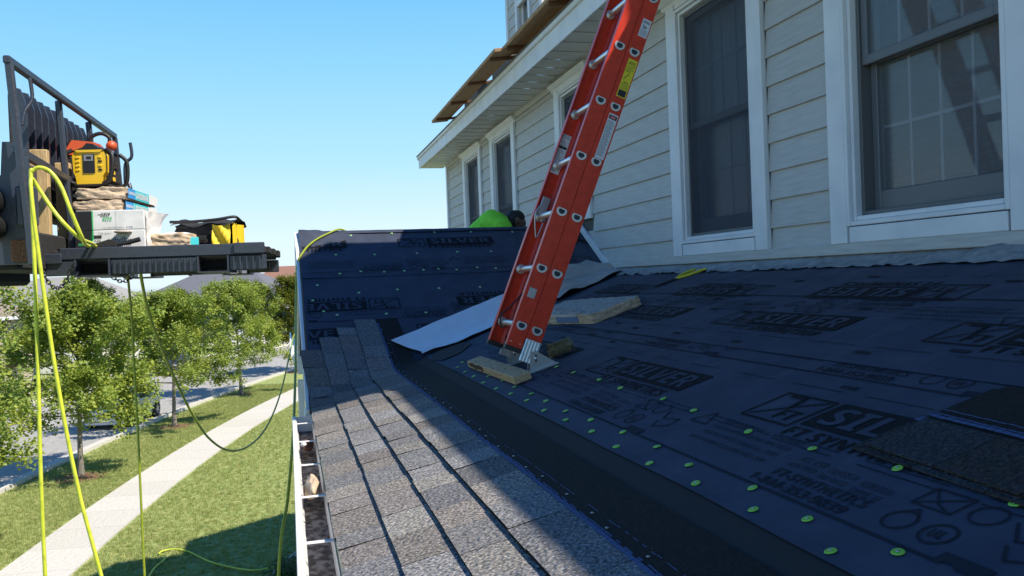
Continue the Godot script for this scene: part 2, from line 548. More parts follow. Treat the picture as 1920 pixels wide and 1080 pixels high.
# a point laid on the low roof that is carried through the valley and up the gable
func fold(u: float, w: float, h := 0.0) -> Vector3:
	var p := mp(u, -w)
	var rel := p - v0
	var nin := vdir.cross(nmn).normalized()   # in the low roof, square to the valley
	var d := rel.dot(nin)
	if nin.z > 0:
		d = -d
	var nrm := nmn
	if d > 0:
		var ang := nmn.signed_angle_to(ncn, vdir)
		rel = rel.rotated(vdir, ang)
		nrm = ncn
	var both := (nmn + ncn).normalized()
	var k := exp(-(d / 0.09) * (d / 0.09))
	return v0 + rel + nrm.lerp(both, k).normalized() * (h + 0.018 * k)

# ---------------------------------------------------------------- the house
# windows: z of the casing's far and near edges, bottom and top of the casing, sash rail height, blinds
const WINS := [[-13.68, -12.36, 0.02, 1.99, 0.98, 0], [-11.74, -10.40, 0.02, 1.99, 0.98, 0], [-8.72, -7.70, 0.55, 1.99, 1.27, 0], [-5.912, -4.603, 0.112, 1.99, 1.065, 1], [-3.98, -2.66, 0.112, 1.99, 1.055, 2]]
const ZN := 3.5             # near end of the house, behind the camera
const ZF := -15.15          # far end
const SOF := 2.10           # soffit height
const XF := 2.46            # fascia
const MR := 0.77            # slope of the main roof

func wall_opening(w: Array) -> Array:
	return [w[0] + 0.165, w[1] - 0.165, w[2] + 0.115, w[3] - 0.07]

func window(house: Node3D, wi: Array, label: String) -> void:
	var win := holder("window", house)
	win.set_meta("label", label)
	var o := wall_opening(wi)
	var z0: float = wi[0]; var z1: float = wi[1]; var y0: float = wi[2]; var y1: float = wi[3]
	var x := XW - 0.020
	# casings stand proud of the siding
	pbox("side_casing", Vector3(x, (y0 + y1) * 0.5, (z0 + o[0]) * 0.5 - 0.012), Vector3(0.035, y1 - y0, o[0] - z0 - 0.028), M.trim, win)
	pbox("side_casing", Vector3(x, (y0 + y1) * 0.5, (z1 + o[1]) * 0.5 + 0.012), Vector3(0.035, y1 - y0, z1 - o[1] - 0.028), M.trim, win)
	pbox("head_casing", Vector3(x, (y1 + o[3]) * 0.5 + 0.015, (z0 + z1) * 0.5), Vector3(0.033, y1 - o[3] - 0.03, o[1] - o[0] + 0.02), M.trim, win)
	pbox("bottom_casing", Vector3(x + 0.002, (y0 + o[2]) * 0.5 - 0.014, (z0 + z1) * 0.5), Vector3(0.033, o[2] - y0 - 0.032, o[1] - o[0] + 0.02), M.trim, win)
	# crown over the head
	var cr := MB.new()
	cr.prism(PackedVector2Array([Vector2(0, 0), Vector2(-0.035, 0), Vector2(-0.045, 0.02), Vector2(-0.06, 0.03), Vector2(-0.085, 0.055), Vector2(-0.085, 0.072), Vector2(0, 0.072)]), z0 - 0.06, z1 + 0.06, Transform3D(Basis(), Vector3(XW + 0.005, y1 + 0.002, 0)))
	part("crown_moulding", cr, M.trim, win)
	# the window's own white frame, stepped
	for k in 2:
		var g := 0.026 * k
		var xx := XW - 0.012 + 0.022 * k
		var th := 0.026
		var f := MB.new()
		f.box(Vector3(xx, (o[2] + o[3]) * 0.5, o[0] - 0.026 + g + th * 0.5), Vector3(0.05, o[3] - o[2] + 0.052 - 2 * g, th - 0.002), 0.003)
		f.box(Vector3(xx, (o[2] + o[3]) * 0.5, o[1] + 0.026 - g - th * 0.5), Vector3(0.05, o[3] - o[2] + 0.052 - 2 * g, th - 0.002), 0.003)
		f.box(Vector3(xx, o[3] + 0.026 - g - th * 0.5, (o[0] + o[1]) * 0.5), Vector3(0.048, th - 0.002, o[1] - o[0] + 0.05 - 2 * g - 2 * th), 0.003)
		f.box(Vector3(xx, o[2] - 0.026 + g + th * 0.5, (o[0] + o[1]) * 0.5), Vector3(0.048, th - 0.002, o[1] - o[0] + 0.05 - 2 * g - 2 * th), 0.003)
		part("frame", f, M.trim, win)
	var a0: float = o[0] + 0.026; var a1: float = o[1] - 0.026; var b0: float = o[2] + 0.026; var b1: float = o[3] - 0.026
	var rail: float = wi[4]
	# jamb liners and the two sashes, the lower one set further in
	pbox("jamb", Vector3(XW + 0.085, (b0 + b1) * 0.5, a0 + 0.012), Vector3(0.13, b1 - b0, 0.022), M.jamb, win)
	pbox("jamb", Vector3(XW + 0.085, (b0 + b1) * 0.5, a1 - 0.012), Vector3(0.13, b1 - b0, 0.022), M.jamb, win)
	pbox("jamb", Vector3(XW + 0.085, b1 - 0.012, (a0 + a1) * 0.5), Vector3(0.13, 0.022, a1 - a0 - 0.05), M.jamb, win)
	pbox("jamb", Vector3(XW + 0.085, b0 + 0.012, (a0 + a1) * 0.5), Vector3(0.13, 0.022, a1 - a0 - 0.05), M.jamb, win)
	for s in 2:
		var q0: float = (rail - 0.025 if s == 1 else b0 + 0.024)
		var q1: float = (b1 - 0.024 if s == 1 else rail + 0.02)
		var xs: float = XW + (0.05 if s == 1 else 0.10)
		var c0: float = a0 + 0.024; var c1: float = a1 - 0.024
		var sw := 0.045
		var bot := 0.05 if s == 1 else 0.10
		var f := MB.new()
		f.box(Vector3(xs, (q0 + q1) * 0.5, c0 + sw * 0.5), Vector3(0.036, q1 - q0, sw), 0.004)
		f.box(Vector3(xs, (q0 + q1) * 0.5, c1 - sw * 0.5), Vector3(0.036, q1 - q0, sw), 0.004)
		f.box(Vector3(xs, q1 - 0.022, (c0 + c1) * 0.5), Vector3(0.034, 0.044, c1 - c0 - 2 * sw), 0.004)
		f.box(Vector3(xs, q0 + bot * 0.5, (c0 + c1) * 0.5), Vector3(0.034, bot, c1 - c0 - 2 * sw), 0.004)
		part("sash", f, M.sash, win)
		pbox("pane", Vector3(xs + 0.004, (q0 + bot + q1 - 0.044) * 0.5, (c0 + c1) * 0.5), Vector3(0.006, q1 - q0 - bot - 0.05, c1 - c0 - 2 * sw + 0.004), M.glass, win, 0.0)
		for k in range(1, 4):
			var zz: float = lerpf(c0 + sw, c1 - sw, k / 4.0)
			pbox("muntin", Vector3(xs + 0.016, (q0 + bot + q1 - 0.044) * 0.5, zz), Vector3(0.008, q1 - q0 - bot - 0.05, 0.016), M.muntin, win, 0.0)
		pbox("muntin", Vector3(xs + 0.0165, (q0 + bot + q1 - 0.044) * 0.5, (c0 + c1) * 0.5), Vector3(0.007, 0.016, c1 - c0 - 2 * sw), M.muntin, win, 0.0)
	# what hangs behind the glass
	if wi[5] == 2:
		var y := b0 + 0.05
		while y < b1 - 0.03:
			pbox("blind_slat", Vector3(XW + 0.20, y, (a0 + a1) * 0.5), Vector3(0.05, 0.004, a1 - a0 + 0.06), M.blind, win, 0.0, Basis(Vector3.BACK, -0.7))
			y += 0.042
	else:
		# a fine insect screen outside the glass, and a shade drawn behind
		pbox("insect_screen", Vector3(XW + 0.022, (b0 + b1) * 0.5, (a0 + a1) * 0.5), Vector3(0.002, b1 - b0 - 0.01, a1 - a0 - 0.01), M.screen, win, 0.0)
		var g := []
		for r in [b0 + 0.12, b1]:
			var row := []
			for k in 41:
				row.append(Vector3(XW + 0.22 + 0.018 * sin(k * 1.9), r, lerpf(a0 + 0.06, a1 - 0.02, k / 40.0)))
			g.append(row)
		var cu := MB.new()
		cu.grid(g, true)
		part("curtain", cu, M.curtain, win)

func build_house() -> void:
	var house := thing("house", "large pale grey clapboard house with white trim and unfinished low roof, filling the right side", "house", Vector3(5.5, GY, -6))
	# ---- front wall: sheathing pieces round the openings, then the boards
	var wall := MB.new()
	var segs := []      # solid stretches along z between the openings
	var z := ZF
	for w in WINS:
		var o := wall_opening(w)
		segs.append([z, o[0]])
		z = o[1]
	segs.append([z, ZN])
	for s in segs:
		wall.box(Vector3(XW + 0.09, -1.6 + 0.27 + 0.62, (s[0] + s[1]) * 0.5), Vector3(0.16, 4.6, s[1] - s[0]))
	for w in WINS:
		var o := wall_opening(w)
		wall.box(Vector3(XW + 0.09, (o[3] + 2.99) * 0.5, (o[0] + o[1]) * 0.5), Vector3(0.16, 2.99 - o[3], o[1] - o[0] - 0.004))
		wall.box(Vector3(XW + 0.09, (o[2] - 3.01) * 0.5, (o[0] + o[1]) * 0.5), Vector3(0.16, o[2] + 3.01, o[1] - o[0] - 0.004))
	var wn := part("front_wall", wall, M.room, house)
	# boards
	var bi := 0
	for k in range(-3, 12):
		var yb := 0.242 + 0.1737 * k
		var yt := minf(yb + 0.19, SOF - 0.03)
		if yb > SOF - 0.06:
			continue
		var cuts := []
		for w in WINS:
			if yt > w[2] and yb < w[3]:
				cuts.append([w[0], w[1]])
		var zz := ZF + 0.09
		var runs := []
		for c in cuts:
			runs.append([zz, c[0] - 0.001]); zz = c[1] + 0.001
		runs.append([zz, ZN])
		for r in runs:
			var za: float = r[0]
			while za < r[1] - 0.01:
				var zb: float = minf(za + 3.6, r[1])
				if r[1] - zb < 0.4: zb = r[1]
				# where the gable's roof or the flashing covers the wall the boards start above it
				var lowest := maxf(0.116, cover(za)) if true else 0.0
				var mid := (za + zb) * 0.5
				if yt < minf(cover(za), cover(zb)) and mid > -9.5 and mid < -6.9:
					za = zb; continue
				var b := MB.new()
				var tint := 0.94 + 0.1 * fposmod(sin(bi * 12.9898) * 43758.5, 1.0)
				b.col = Color(tint, tint, tint * 0.995)
				var poly := PackedVector2Array([Vector2(0.0, yt), Vector2(-0.0035, yt), Vector2(-0.021, yb + 0.002), Vector2(-0.0195, yb), Vector2(0.0, yb)])
				b.prism(poly, za + 0.001, zb - 0.001, Transform3D(Basis(), Vector3(XW + 0.008, 0, 0)))
				part("siding_board", b, M.siding, wn)
				bi += 1
				za = zb
	# skirt board along the roof and up the gable's slope
	pbox("skirt_board", Vector3(XW - 0.018, 0.084, (-7.30 + ZN) * 0.5), Vector3(0.03, 0.060, ZN + 7.30), M.siding, house)
	for s in [-1, 1]:
		var q := MB.new()
		var a := Vector3(XW - 0.018, 0.084, -7.34)
		var e := Vector3(XW - 0.018, YR + 0.075, ZR + 0.02)
		if s < 0:
			a.z = 2 * ZR - a.z; e.z = 2 * ZR - e.z
		q.bar(a, e, 0.03, 0.066, Vector3.UP, 0.003)
		part("skirt_board", q, M.trim, house)
	pbox("skirt_board", Vector3(XW - 0.018, 0.084, (2 * ZR + 7.30 + ZF) * 0.5), Vector3(0.03, 0.066, absf(ZF - (2 * ZR + 7.30))), M.trim, house)
	pbox("corner_board", Vector3(XW - 0.02, 0.4, ZF + 0.045), Vector3(0.04, 3.4, 0.1), M.trim, house)
	pbox("frieze_board", Vector3(XW - 0.016, SOF - 0.035, (ZF + ZN) * 0.5), Vector3(0.028, 0.066, ZN - ZF - 0.02), M.siding, house)
	# windows
	var wl := ["dark double hung window nearest the far corner", "dark double hung window second from the far corner", "small window above the gable ridge, half hidden by the ladder", "window with a dark insect screen", "large window with blinds behind its panes"]
	for i in WINS.size():
		window(house, WINS[i], wl[i])
	# interior shell so that the windows look into a dark room
	var ins := MB.new()
	for s in [[Vector3(9.1, 0.2, -5.8), Vector3(0.2, 6.0, 18.9)], [Vector3(6.1, -1.1, -5.8), Vector3(5.8, 0.12, 18.5)], [Vector3(6.1, 2.16, -5.8), Vector3(5.8, 0.1, 18.5)]]:
		ins.box(s[0], s[1])
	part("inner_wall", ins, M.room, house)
	# end walls, lower storey
	for s in [[ZF + 0.07, "end_wall"], [ZN - 0.07, "end_wall"]]:
		pbox(s[1], Vector3(6.12, -1.3, s[0]), Vector3(6.1, 8.4, 0.14), M.siding, house, 0.0)
	var low := MB.new()
	low.box(Vector3(0.52, (GY - 1.0) * 0.5, -5.8), Vector3(0.14, -1.0 - GY, 18.4))
	low.box(Vector3(1.72, (GY - 1.0) * 0.5, ZF + 0.3), Vector3(2.2, -1.0 - GY, 0.14))
	low.box(Vector3(1.72, (GY - 1.0) * 0.5, ZN - 0.3), Vector3(2.2, -1.0 - GY, 0.14))
	part("lower_wall", low, M.siding, house)
	pbox("lower_soffit", Vector3(0.29, -0.985, -5.8), Vector3(0.32, 0.02, 18.8), M.soffit, house, 0.0)
	# ---- soffit of the main eave, panel by panel
	var sp := MB.new()
	var wd := XW - XF - 0.005
	for k in 3:
		sp.box(Vector3(0, 0.006 * (k % 2), (k - 1) * 0.1017), Vector3(wd, 0.006, 0.098), 0.002)
	var sm := sp.mesh()
	var sof := holder("soffit", house)
	var i := 0
	var zs := ZF - 0.25
	while zs < ZN:
		var o := MeshInstance3D.new()
		o.mesh = sm
		o.material_override = M.soffit
		o.name = numbered("soffit_panel", sof)
		sof.add_child(o)
		o.position = Vector3((XW + XF) * 0.5, SOF, zs) - shifts[house]
		zs += 0.306
		i += 1
	# fascia in lengths, with the drip edge above
	var fz := [ZF - 0.40, -13.55, -8.72, -3.9, ZN]
	for k in 4:
		pbox("fascia_board", Vector3(XF - 0.012, SOF + 0.075, (fz[k] + fz[k + 1]) * 0.5), Vector3(0.022, 0.17, fz[k + 1] - fz[k] - 0.008), M.trim, house, 0.002)
	pbox("drip_edge", Vector3(XF - 0.028, SOF + 0.185, (ZF - 0.4 + ZN) * 0.5), Vector3(0.045, 0.05, ZN - ZF + 0.4), M.trim, house, 0.008)
	# main roof
	var xr := 6.1
	var yr := SOF + 0.22 + MR * (xr - XF)
	var mr := MB.new()
	var prof := PackedVector2Array([Vector2(XF - 0.07, SOF + 0.212), Vector2(xr, yr), Vector2(2 * xr - XF + 0.07, SOF + 0.212), Vector2(2 * xr - XF + 0.07, SOF + 0.19), Vector2(xr, yr - 0.05), Vector2(XF - 0.02, SOF + 0.19)])
	mr.prism(prof, ZF - 0.42, ZN + 0.3)
	part("main_roof", mr, M.mainroof, house)
	for s in [ZF, ZN]:
		var gb := MB.new()
		gb.prism(PackedVector2Array([Vector2(XW, SOF + 0.1), Vector2(9.3, SOF + 0.1), Vector2(xr, yr - 0.3)]), s, s + 0.1 * (1 if s < 0 else -1))
		part("gable_end", gb, M.siding, house)
		pbar("rake_board", Vector3(XF, SOF + 0.10, s - 0.40 * (1 if s < 0 else -1)), Vector3(xr, yr - 0.12, s - 0.40 * (1 if s < 0 else -1)), 0.022, 0.18, M.trim, house)
	dormer(house, -11.67, 0.93, 5.6)
	dormer(house, -4.02, 1.28, 4.95)
	porch(house)

# how high a roof covers the wall there
func cover(z: float) -> float:
	return maxf(0.06, YR - SC * absf(z - ZR) + 0.08)

func dormer(house: Node3D, zc: float, hw: float, ye: float) -> void:
	var d := holder("dormer", house)
	var xf := 3.45
	var yb := SOF + 0.22 + MR * (xf - XF) - 0.05
	var wall := MB.new()
	var za := zc - hw; var zb := zc + hw
	# front with an opening
	var wz0 := zc - 0.28; var wz1 := zc + 0.28
	var wy0 := 3.42; var wy1 := 4.72
	wall.box(Vector3(xf + 0.06, (yb + ye) * 0.5, (za + wz0) * 0.5), Vector3(0.12, ye - yb, wz0 - za))
	wall.box(Vector3(xf + 0.06, (yb + ye) * 0.5, (zb + wz1) * 0.5), Vector3(0.12, ye - yb, zb - wz1))
	wall.box(Vector3(xf + 0.06, (yb + wy0) * 0.5, zc), Vector3(0.12, wy0 - yb, 0.556))
	wall.box(Vector3(xf + 0.06, (ye + wy1) * 0.5, zc), Vector3(0.12, ye - wy1, 0.556))
	var gp := PackedVector2Array([Vector2(-za, ye), Vector2(-zb, ye), Vector2(-zc, ye + 0.58 * hw)])
	wall.prism(gp, 0, 0.12, Transform3D(Basis(Vector3(0, 0, -1), Vector3.UP, Vector3(1, 0, 0)), Vector3(xf, 0, 0)))
	for s in [za + 0.06, zb - 0.06]:
		wall.prism(PackedVector2Array([Vector2(xf + 0.12, yb), Vector2(xf + 0.12, ye), Vector2(6.0, ye), Vector2(6.0, ye - 0.1)]), s - 0.06, s + 0.06)
	var wn := part("wall", wall, M.siding, d)
	var y := yb + 0.05
	var boards := MB.new()
	while y < ye - 0.02:
		for r in ([[za + 0.1, wz0 - 0.1], [wz1 + 0.1, zb - 0.1]] if y + 0.17 > wy0 - 0.1 and y < wy1 + 0.1 else [[za + 0.1, zb - 0.1]]):
			boards.prism(PackedVector2Array([Vector2(0, y + 0.185), Vector2(-0.003, y + 0.185), Vector2(-0.016, y), Vector2(0, y)]), r[0], r[1], Transform3D(Basis(), Vector3(xf - 0.001, 0, 0)))
		y += 0.1737
	part("siding", boards, M.siding, d)
	for s in [za + 0.05, zb - 0.05]:
		pbox("corner_board", Vector3(xf - 0.018, (yb + ye) * 0.5, s), Vector3(0.036, ye - yb, 0.1), M.trim, d)
	for s in [wz0 - 0.045, wz1 + 0.045]:
		pbox("casing", Vector3(xf - 0.02, (wy0 + wy1) * 0.5, s), Vector3(0.04, wy1 - wy0 + 0.18, 0.09), M.trim, d)
	for s in [wy0 - 0.045, wy1 + 0.045, (wy0 + wy1) * 0.5 - 0.05]:
		pbox("casing", Vector3(xf - 0.018, s, zc), Vector3(0.036, 0.09, 0.56), M.trim, d)
	for s in 2:
		var f := MB.new()
		var q0: float = wy0 + 0.004 if s == 0 else (wy0 + wy1) * 0.5 - 0.004
		var q1: float = (wy0 + wy1) * 0.5 - 0.01 if s == 0 else wy1 - 0.004
		var xs: float = xf + 0.05 - 0.02 * s
		f.box(Vector3(xs, (q0 + q1) * 0.5, wz0 + 0.026), Vector3(0.03, q1 - q0, 0.05), 0.003)
		f.box(Vector3(xs, (q0 + q1) * 0.5, wz1 - 0.026), Vector3(0.03, q1 - q0, 0.05), 0.003)
		f.box(Vector3(xs, q1 - 0.025, zc), Vector3(0.028, 0.05, 0.45), 0.003)
		f.box(Vector3(xs, q0 + 0.025, zc), Vector3(0.028, 0.05, 0.45), 0.003)
		part("sash", f, M.trim, d)
		pbox("pane", Vector3(xs, (q0 + q1) * 0.5, zc), Vector3(0.005, q1 - q0 - 0.09, 0.46), M.glass, d, 0.0)
	# its roof: two slabs over a gable, overhanging the front
	var ov := 0.30
	for s in [-1, 1]:
		var rb := MB.new()
		var a := Vector3(0, ye - 0.58 * ov, hw + ov)
		var b := Vector3(0, ye + 0.58 * hw, 0)
		var sl := MB.new()
		sl.prism(PackedVector2Array([Vector2(-s * a.z, a.y), Vector2(0, b.y), Vector2(0, b.y + 0.14), Vector2(-s * a.z, a.y + 0.14)]), -ov, 3.4, Transform3D(Basis(Vector3(0, 0, -1), Vector3.UP, Vector3(1, 0, 0)), Vector3(xf, 0, zc)))
		part("roof", sl, M.mainroof, d)
		pbar("rake_board", Vector3(xf - ov - 0.012, a.y + 0.05, zc + s * (hw + ov)), Vector3(xf - ov - 0.012, b.y + 0.05, zc), 0.022, 0.17, M.trim, d)
		pbox("fascia_board", Vector3(xf + 1.5, a.y + 0.05, zc + s * (hw + ov + 0.012)), Vector3(3.6, 0.16, 0.022), M.trim, d)

# ---- the low roof, its cross gable, membrane, shingles and gutter
func roof_rect(mb: MB, u0: float, u1: float, z0: float, z1: float, h: float) -> void:
	# a sheet on the low roof, cut along the valley; z0 is its near end
	var n := 10
	for i in n:
		var a := lerpf(u0, u1, float(i) / n); var b := lerpf(u0, u1, float(i + 1) / n)
		var za := maxf(z1, zv(XE + a * em.x)); var zb := maxf(z1, zv(XE + b * em.x))
		mb.quad(mp(a, za, h), mp(a, z0, h), mp(b, z0, h), mp(b, zb, h))

func porch(house: Node3D) -> void:
	var UW := (XW - XE) / em.x + 0.01
	# deck of the low roof, near and far of the gable, and the gable itself, as solid slabs
	var deck := MB.new()
	for s in 2:
		var f := func(p: Vector3) -> Vector3: return p if s == 0 else Vector3(p.x, p.y, 2 * ZR - p.z)
		var za := ZN if s == 0 else 2 * ZR - (ZF - 0.2)
		var top := [mp(0, zv(XE), -0.004), mp(0, za, -0.004), mp(UW, za, -0.004), mp(UW, zv(XW), -0.004)]
		var bot := []
		for p in top: bot.append(p - nmn * 0.14)
		var ctr: Vector3 = (f.call(top[0]) + f.call(bot[2])) * 0.5
		for q in [[top[0], top[1], top[2], top[3]], [bot[0], bot[1], bot[2], bot[3]], [top[0], top[1], bot[1], bot[0]], [top[1], top[2], bot[2], bot[1]], [top[2], top[3], bot[3], bot[2]]]:
			deck.out(f.call(q[0]), f.call(q[1]), f.call(q[2]), f.call(q[3]), ctr)
		# gable slope
		var g := [cp(XE - 0.02, 0, -0.004), cp(XW, 0, -0.004), Vector3(XW, YE + SM * (XW - XE), zv(XW)), Vector3(XE - 0.02, YE, zv(XE))]
		g[2] -= ncn * 0.004; g[3] -= ncn * 0.004
		var gb := []
		for p in g: gb.append(p - ncn * 0.12)
		ctr = (f.call(g[0]) + f.call(gb[2])) * 0.5
		for q in [[g[0], g[1], g[2], g[3]], [gb[0], gb[1], gb[2], gb[3]], [g[0], g[3], gb[3], gb[0]]]:
			deck.out(f.call(q[0]), f.call(q[1]), f.call(q[2]), f.call(q[3]), ctr)
	part("roof_deck", deck, M.plank, house)
	# gable end wall under the rake, then rake boards and the far shingled slopes
	var ge := MB.new()
	var hz := (YR - YE) / SC
	ge.prism(PackedVector2Array([Vector2(-hz, YE - 0.3), Vector2(hz, YE - 0.3), Vector2(hz, YE - 0.16), Vector2(0, YR - 0.16), Vector2(-hz, YE - 0.16)]), 0, 0.1, Transform3D(Basis(Vector3(0, 0, -1), Vector3.UP, Vector3(1, 0, 0)), Vector3(XE + 0.10, 0, ZR)))
	part("gable_wall", ge, M.siding, house)
	for s in [-1, 1]:
		pbar("rake_board", Vector3(XE - 0.034, YE - 0.085, ZR + s * (hz + 0.02)), Vector3(XE - 0.034, YR - 0.085, ZR), 0.024, 0.16, M.trim, house)
		pbar("rake_edge", Vector3(XE - 0.02, YE + 0.012, ZR + s * (hz - 0.28)), Vector3(XE - 0.02, YR + 0.012, ZR), 0.06, 0.012, M.trim, house, Vector3.UP, 0.002)
		# boxed return under the rake's foot
		pbox("eave_return", Vector3(XE + 0.03, YE - 0.15, ZR + s * (hz - 0.12)), Vector3(0.17, 0.22, 0.34), M.trim, house, 0.004)
	pbox("lower_fascia", Vector3(XE + 0.02, YE - 0.10, (ZN + zv(XE) + 0.2) * 0.5), Vector3(0.022, 0.19, ZN - zv(XE) - 0.2), M.trim, house)
	pbox("lower_fascia", Vector3(XE + 0.02, YE - 0.10, (2 * ZR - zv(XE) + ZF) * 0.5), Vector3(0.022, 0.19, absf(2 * ZR - zv(XE) - ZF)), M.trim, house)
	# downspout at the gable's corner
	pbox("downspout", Vector3(XE - 0.03, -3.3, 2 * ZR - zv(XE) + 0.55), Vector3(0.07, 4.4, 0.1), M.trim, house, 0.006)
	# far low roof
	var far := MB.new()
	far.quad(mp(0, ZF - 0.15, 0.01), mp(0, 2 * ZR - zv(XE), 0.01), mp(UW, 2 * ZR - zv(XW), 0.01), mp(UW, ZF - 0.15, 0.01))
	part("far_roof", far, M.mainroof, house)
	# ---- synthetic underlayment on the low roof: lower course, overlapped by an upper one
	var un := MB.new()
	roof_rect(un, 0.885, UW, ZN, -9.0, 0.004)
	# its lower edge hangs free, slightly wavy
	var eg := []
	for hh in 2:
		var row := []
		for k in 90:
			var zz := lerpf(ZN, zv(XE + 0.87) + 0.05, k / 89.0)
			var wv := 0.003 * sin(zz * 2.3) + 0.002 * sin(zz * 6.1 + 1)
			row.append(mp(0.895 if hh == 1 else 0.862 + wv, zz, 0.0045 if hh == 1 else 0.007))
		eg.append(row)
	un.grid(eg, true)
	var ul := part("underlayment", un, M.under, house)
	var lap := MB.new()
	lap.quad(mp(1.69, zv(XE + 1.69), 0.0075), mp(1.69, ZN, 0.0075), mp(UW, ZN, 0.0055), mp(UW, zv(XW), 0.0055))
	part("upper_sheet", lap, M.under, ul)
	# gable sheets: the lower one, the upper one lapped over it with a wavy edge
	var cu := MB.new()
	var dv := func(x: float) -> float: return (ZR - zv(x)) * -1.0 * sqrt(1 + SC * SC)
	for i in 12:
		var xa := lerpf(XE - 0.01, XW, i / 12.0); var xb := lerpf(XE - 0.01, XW, (i + 1) / 12.0)
		cu.quad(cp(xa, dv.call(xa), 0.003), cp(xb, dv.call(xb), 0.003), cp(xb, 0.02, 0.003), cp(xa, 0.02, 0.003))
	var cl := part("gable_underlayment", cu, M.under, house)
	var up := []
	var nz := noise(0.9, 3, 4)
	for r in 26:
		var row := []
		var d := lerpf(0.955, -0.10, r / 25.0)
		for k in 61:
			var x := lerpf(XE - 0.012, XW, k / 60.0)
			var dd := d + (0.012 * nz.get_noise_2d(x * 60, 3) if r == 0 else 0.0)
			var puff := 0.007 + 0.010 * maxf(0, nz.get_noise_2d(x * 90, d * 60)) * smoothstep(1.0, 0.6, absf(d - 0.5)) * (0.4 if r > 0 else 1.0)
			var corner := smoothstep(0.75, 0.13, x) * smoothstep(0.42, 0.0, d)
			puff += 0.05 * corner * (0.9 + 0.35 * nz.get_noise_2d(x * 240, d * 300))
			if dd >= 0:
				row.append(cp(x, dd, puff))
			else:   # over the ridge
				row.append(Vector3(x, YR, ZR) + Vector3(0, -SC, -1).normalized() * -dd + Vector3(0, 1, -SC).normalized() * 0.008)
		up.append(row)
	var us := MB.new()
	us.grid(up)
	part("upper_sheet", us, M.under, cl)
	# the ridge's folded cover
	var rc := []
	for a in 5:
		var row := []
		for k in 31:
			var x := lerpf(XE - 0.012, XW, k / 30.0)
			var t := a / 4.0
			row.append(Vector3(x, YR + 0.012 + 0.012 * sin(t * PI) + 0.003 * nz.get_noise_2d(x * 80, 9), ZR + lerpf(0.055, -0.06, t)) - Vector3(0, 0.018 * absf(t * 2 - 1), 0))
		rc.append(row)
	var rcm := MB.new()
	rcm.grid(rc)
	part("ridge_fold", rcm, M.under, cl)
	var farg := MB.new()
	farg.quad(Vector3(XE - 0.01, YR, ZR) + Vector3(0, 1, -SC).normalized() * 0.006, Vector3(XW, YR, ZR) + Vector3(0, 1, -SC).normalized() * 0.006, Vector3(XW, YE + SM * (XW - XE), 2 * ZR - zv(XW)) + Vector3(0, 1, -SC).normalized() * 0.006, Vector3(XE - 0.01, YE, 2 * ZR - zv(XE)) + Vector3(0, 1, -SC).normalized() * 0.006)
	part("far_slope", farg, M.under, house)
	sheet_prints(ul, cl)
	caps(ul, cl)
	shingles(house)
	flashing(house)
	gutters(house)

# the print on the sheets: marks, product name, warnings
func logo(dark: MB, o: Vector3, t: Vector3, up: Vector3, nn: Vector3, shift := 0.0) -> void:
	var p := o + nn * 0.0016
	# square with a tick and initials
	var s := 0.185
	var e := 0.009
	for q in [[0, 0, 0.25, e], [0, s - e, 0.25, s], [0, e, e, s - e], [0.25 - e, e, 0.25, s - e]]:
		strip(dark, p, t, up, q[0], q[1], q[2], q[3])
	stroke(dark, p + nn * 0.0003, t, up, [Vector2(0.03, 0.02), Vector2(0.15, 0.12), Vector2(0.225, 0.168)], 0.008)
	stroke(dark, p + nn * 0.0006, t, up, [Vector2(0.045, 0.165), Vector2(0.115, 0.165), Vector2(0.125, 0.10)], 0.014)
	write(dark, "FT", p + t * 0.13 + up * 0.028, t, up, 0.085, 0.06)
	strip(dark, p, t, up, 0.272, 0.03, 0.92, s)
	write(dark, "FT SYNTHETICS", p + t * 0.275 - up * 0.038, t, up, 0.60, 0.052)

func logo_name(light: MB, o: Vector3, t: Vector3, up: Vector3, nn: Vector3) -> void:
	write(light, "SILVER", o + nn * 0.0032 + t * 0.31 + up * 0.052, t, up, 0.575, 0.108)

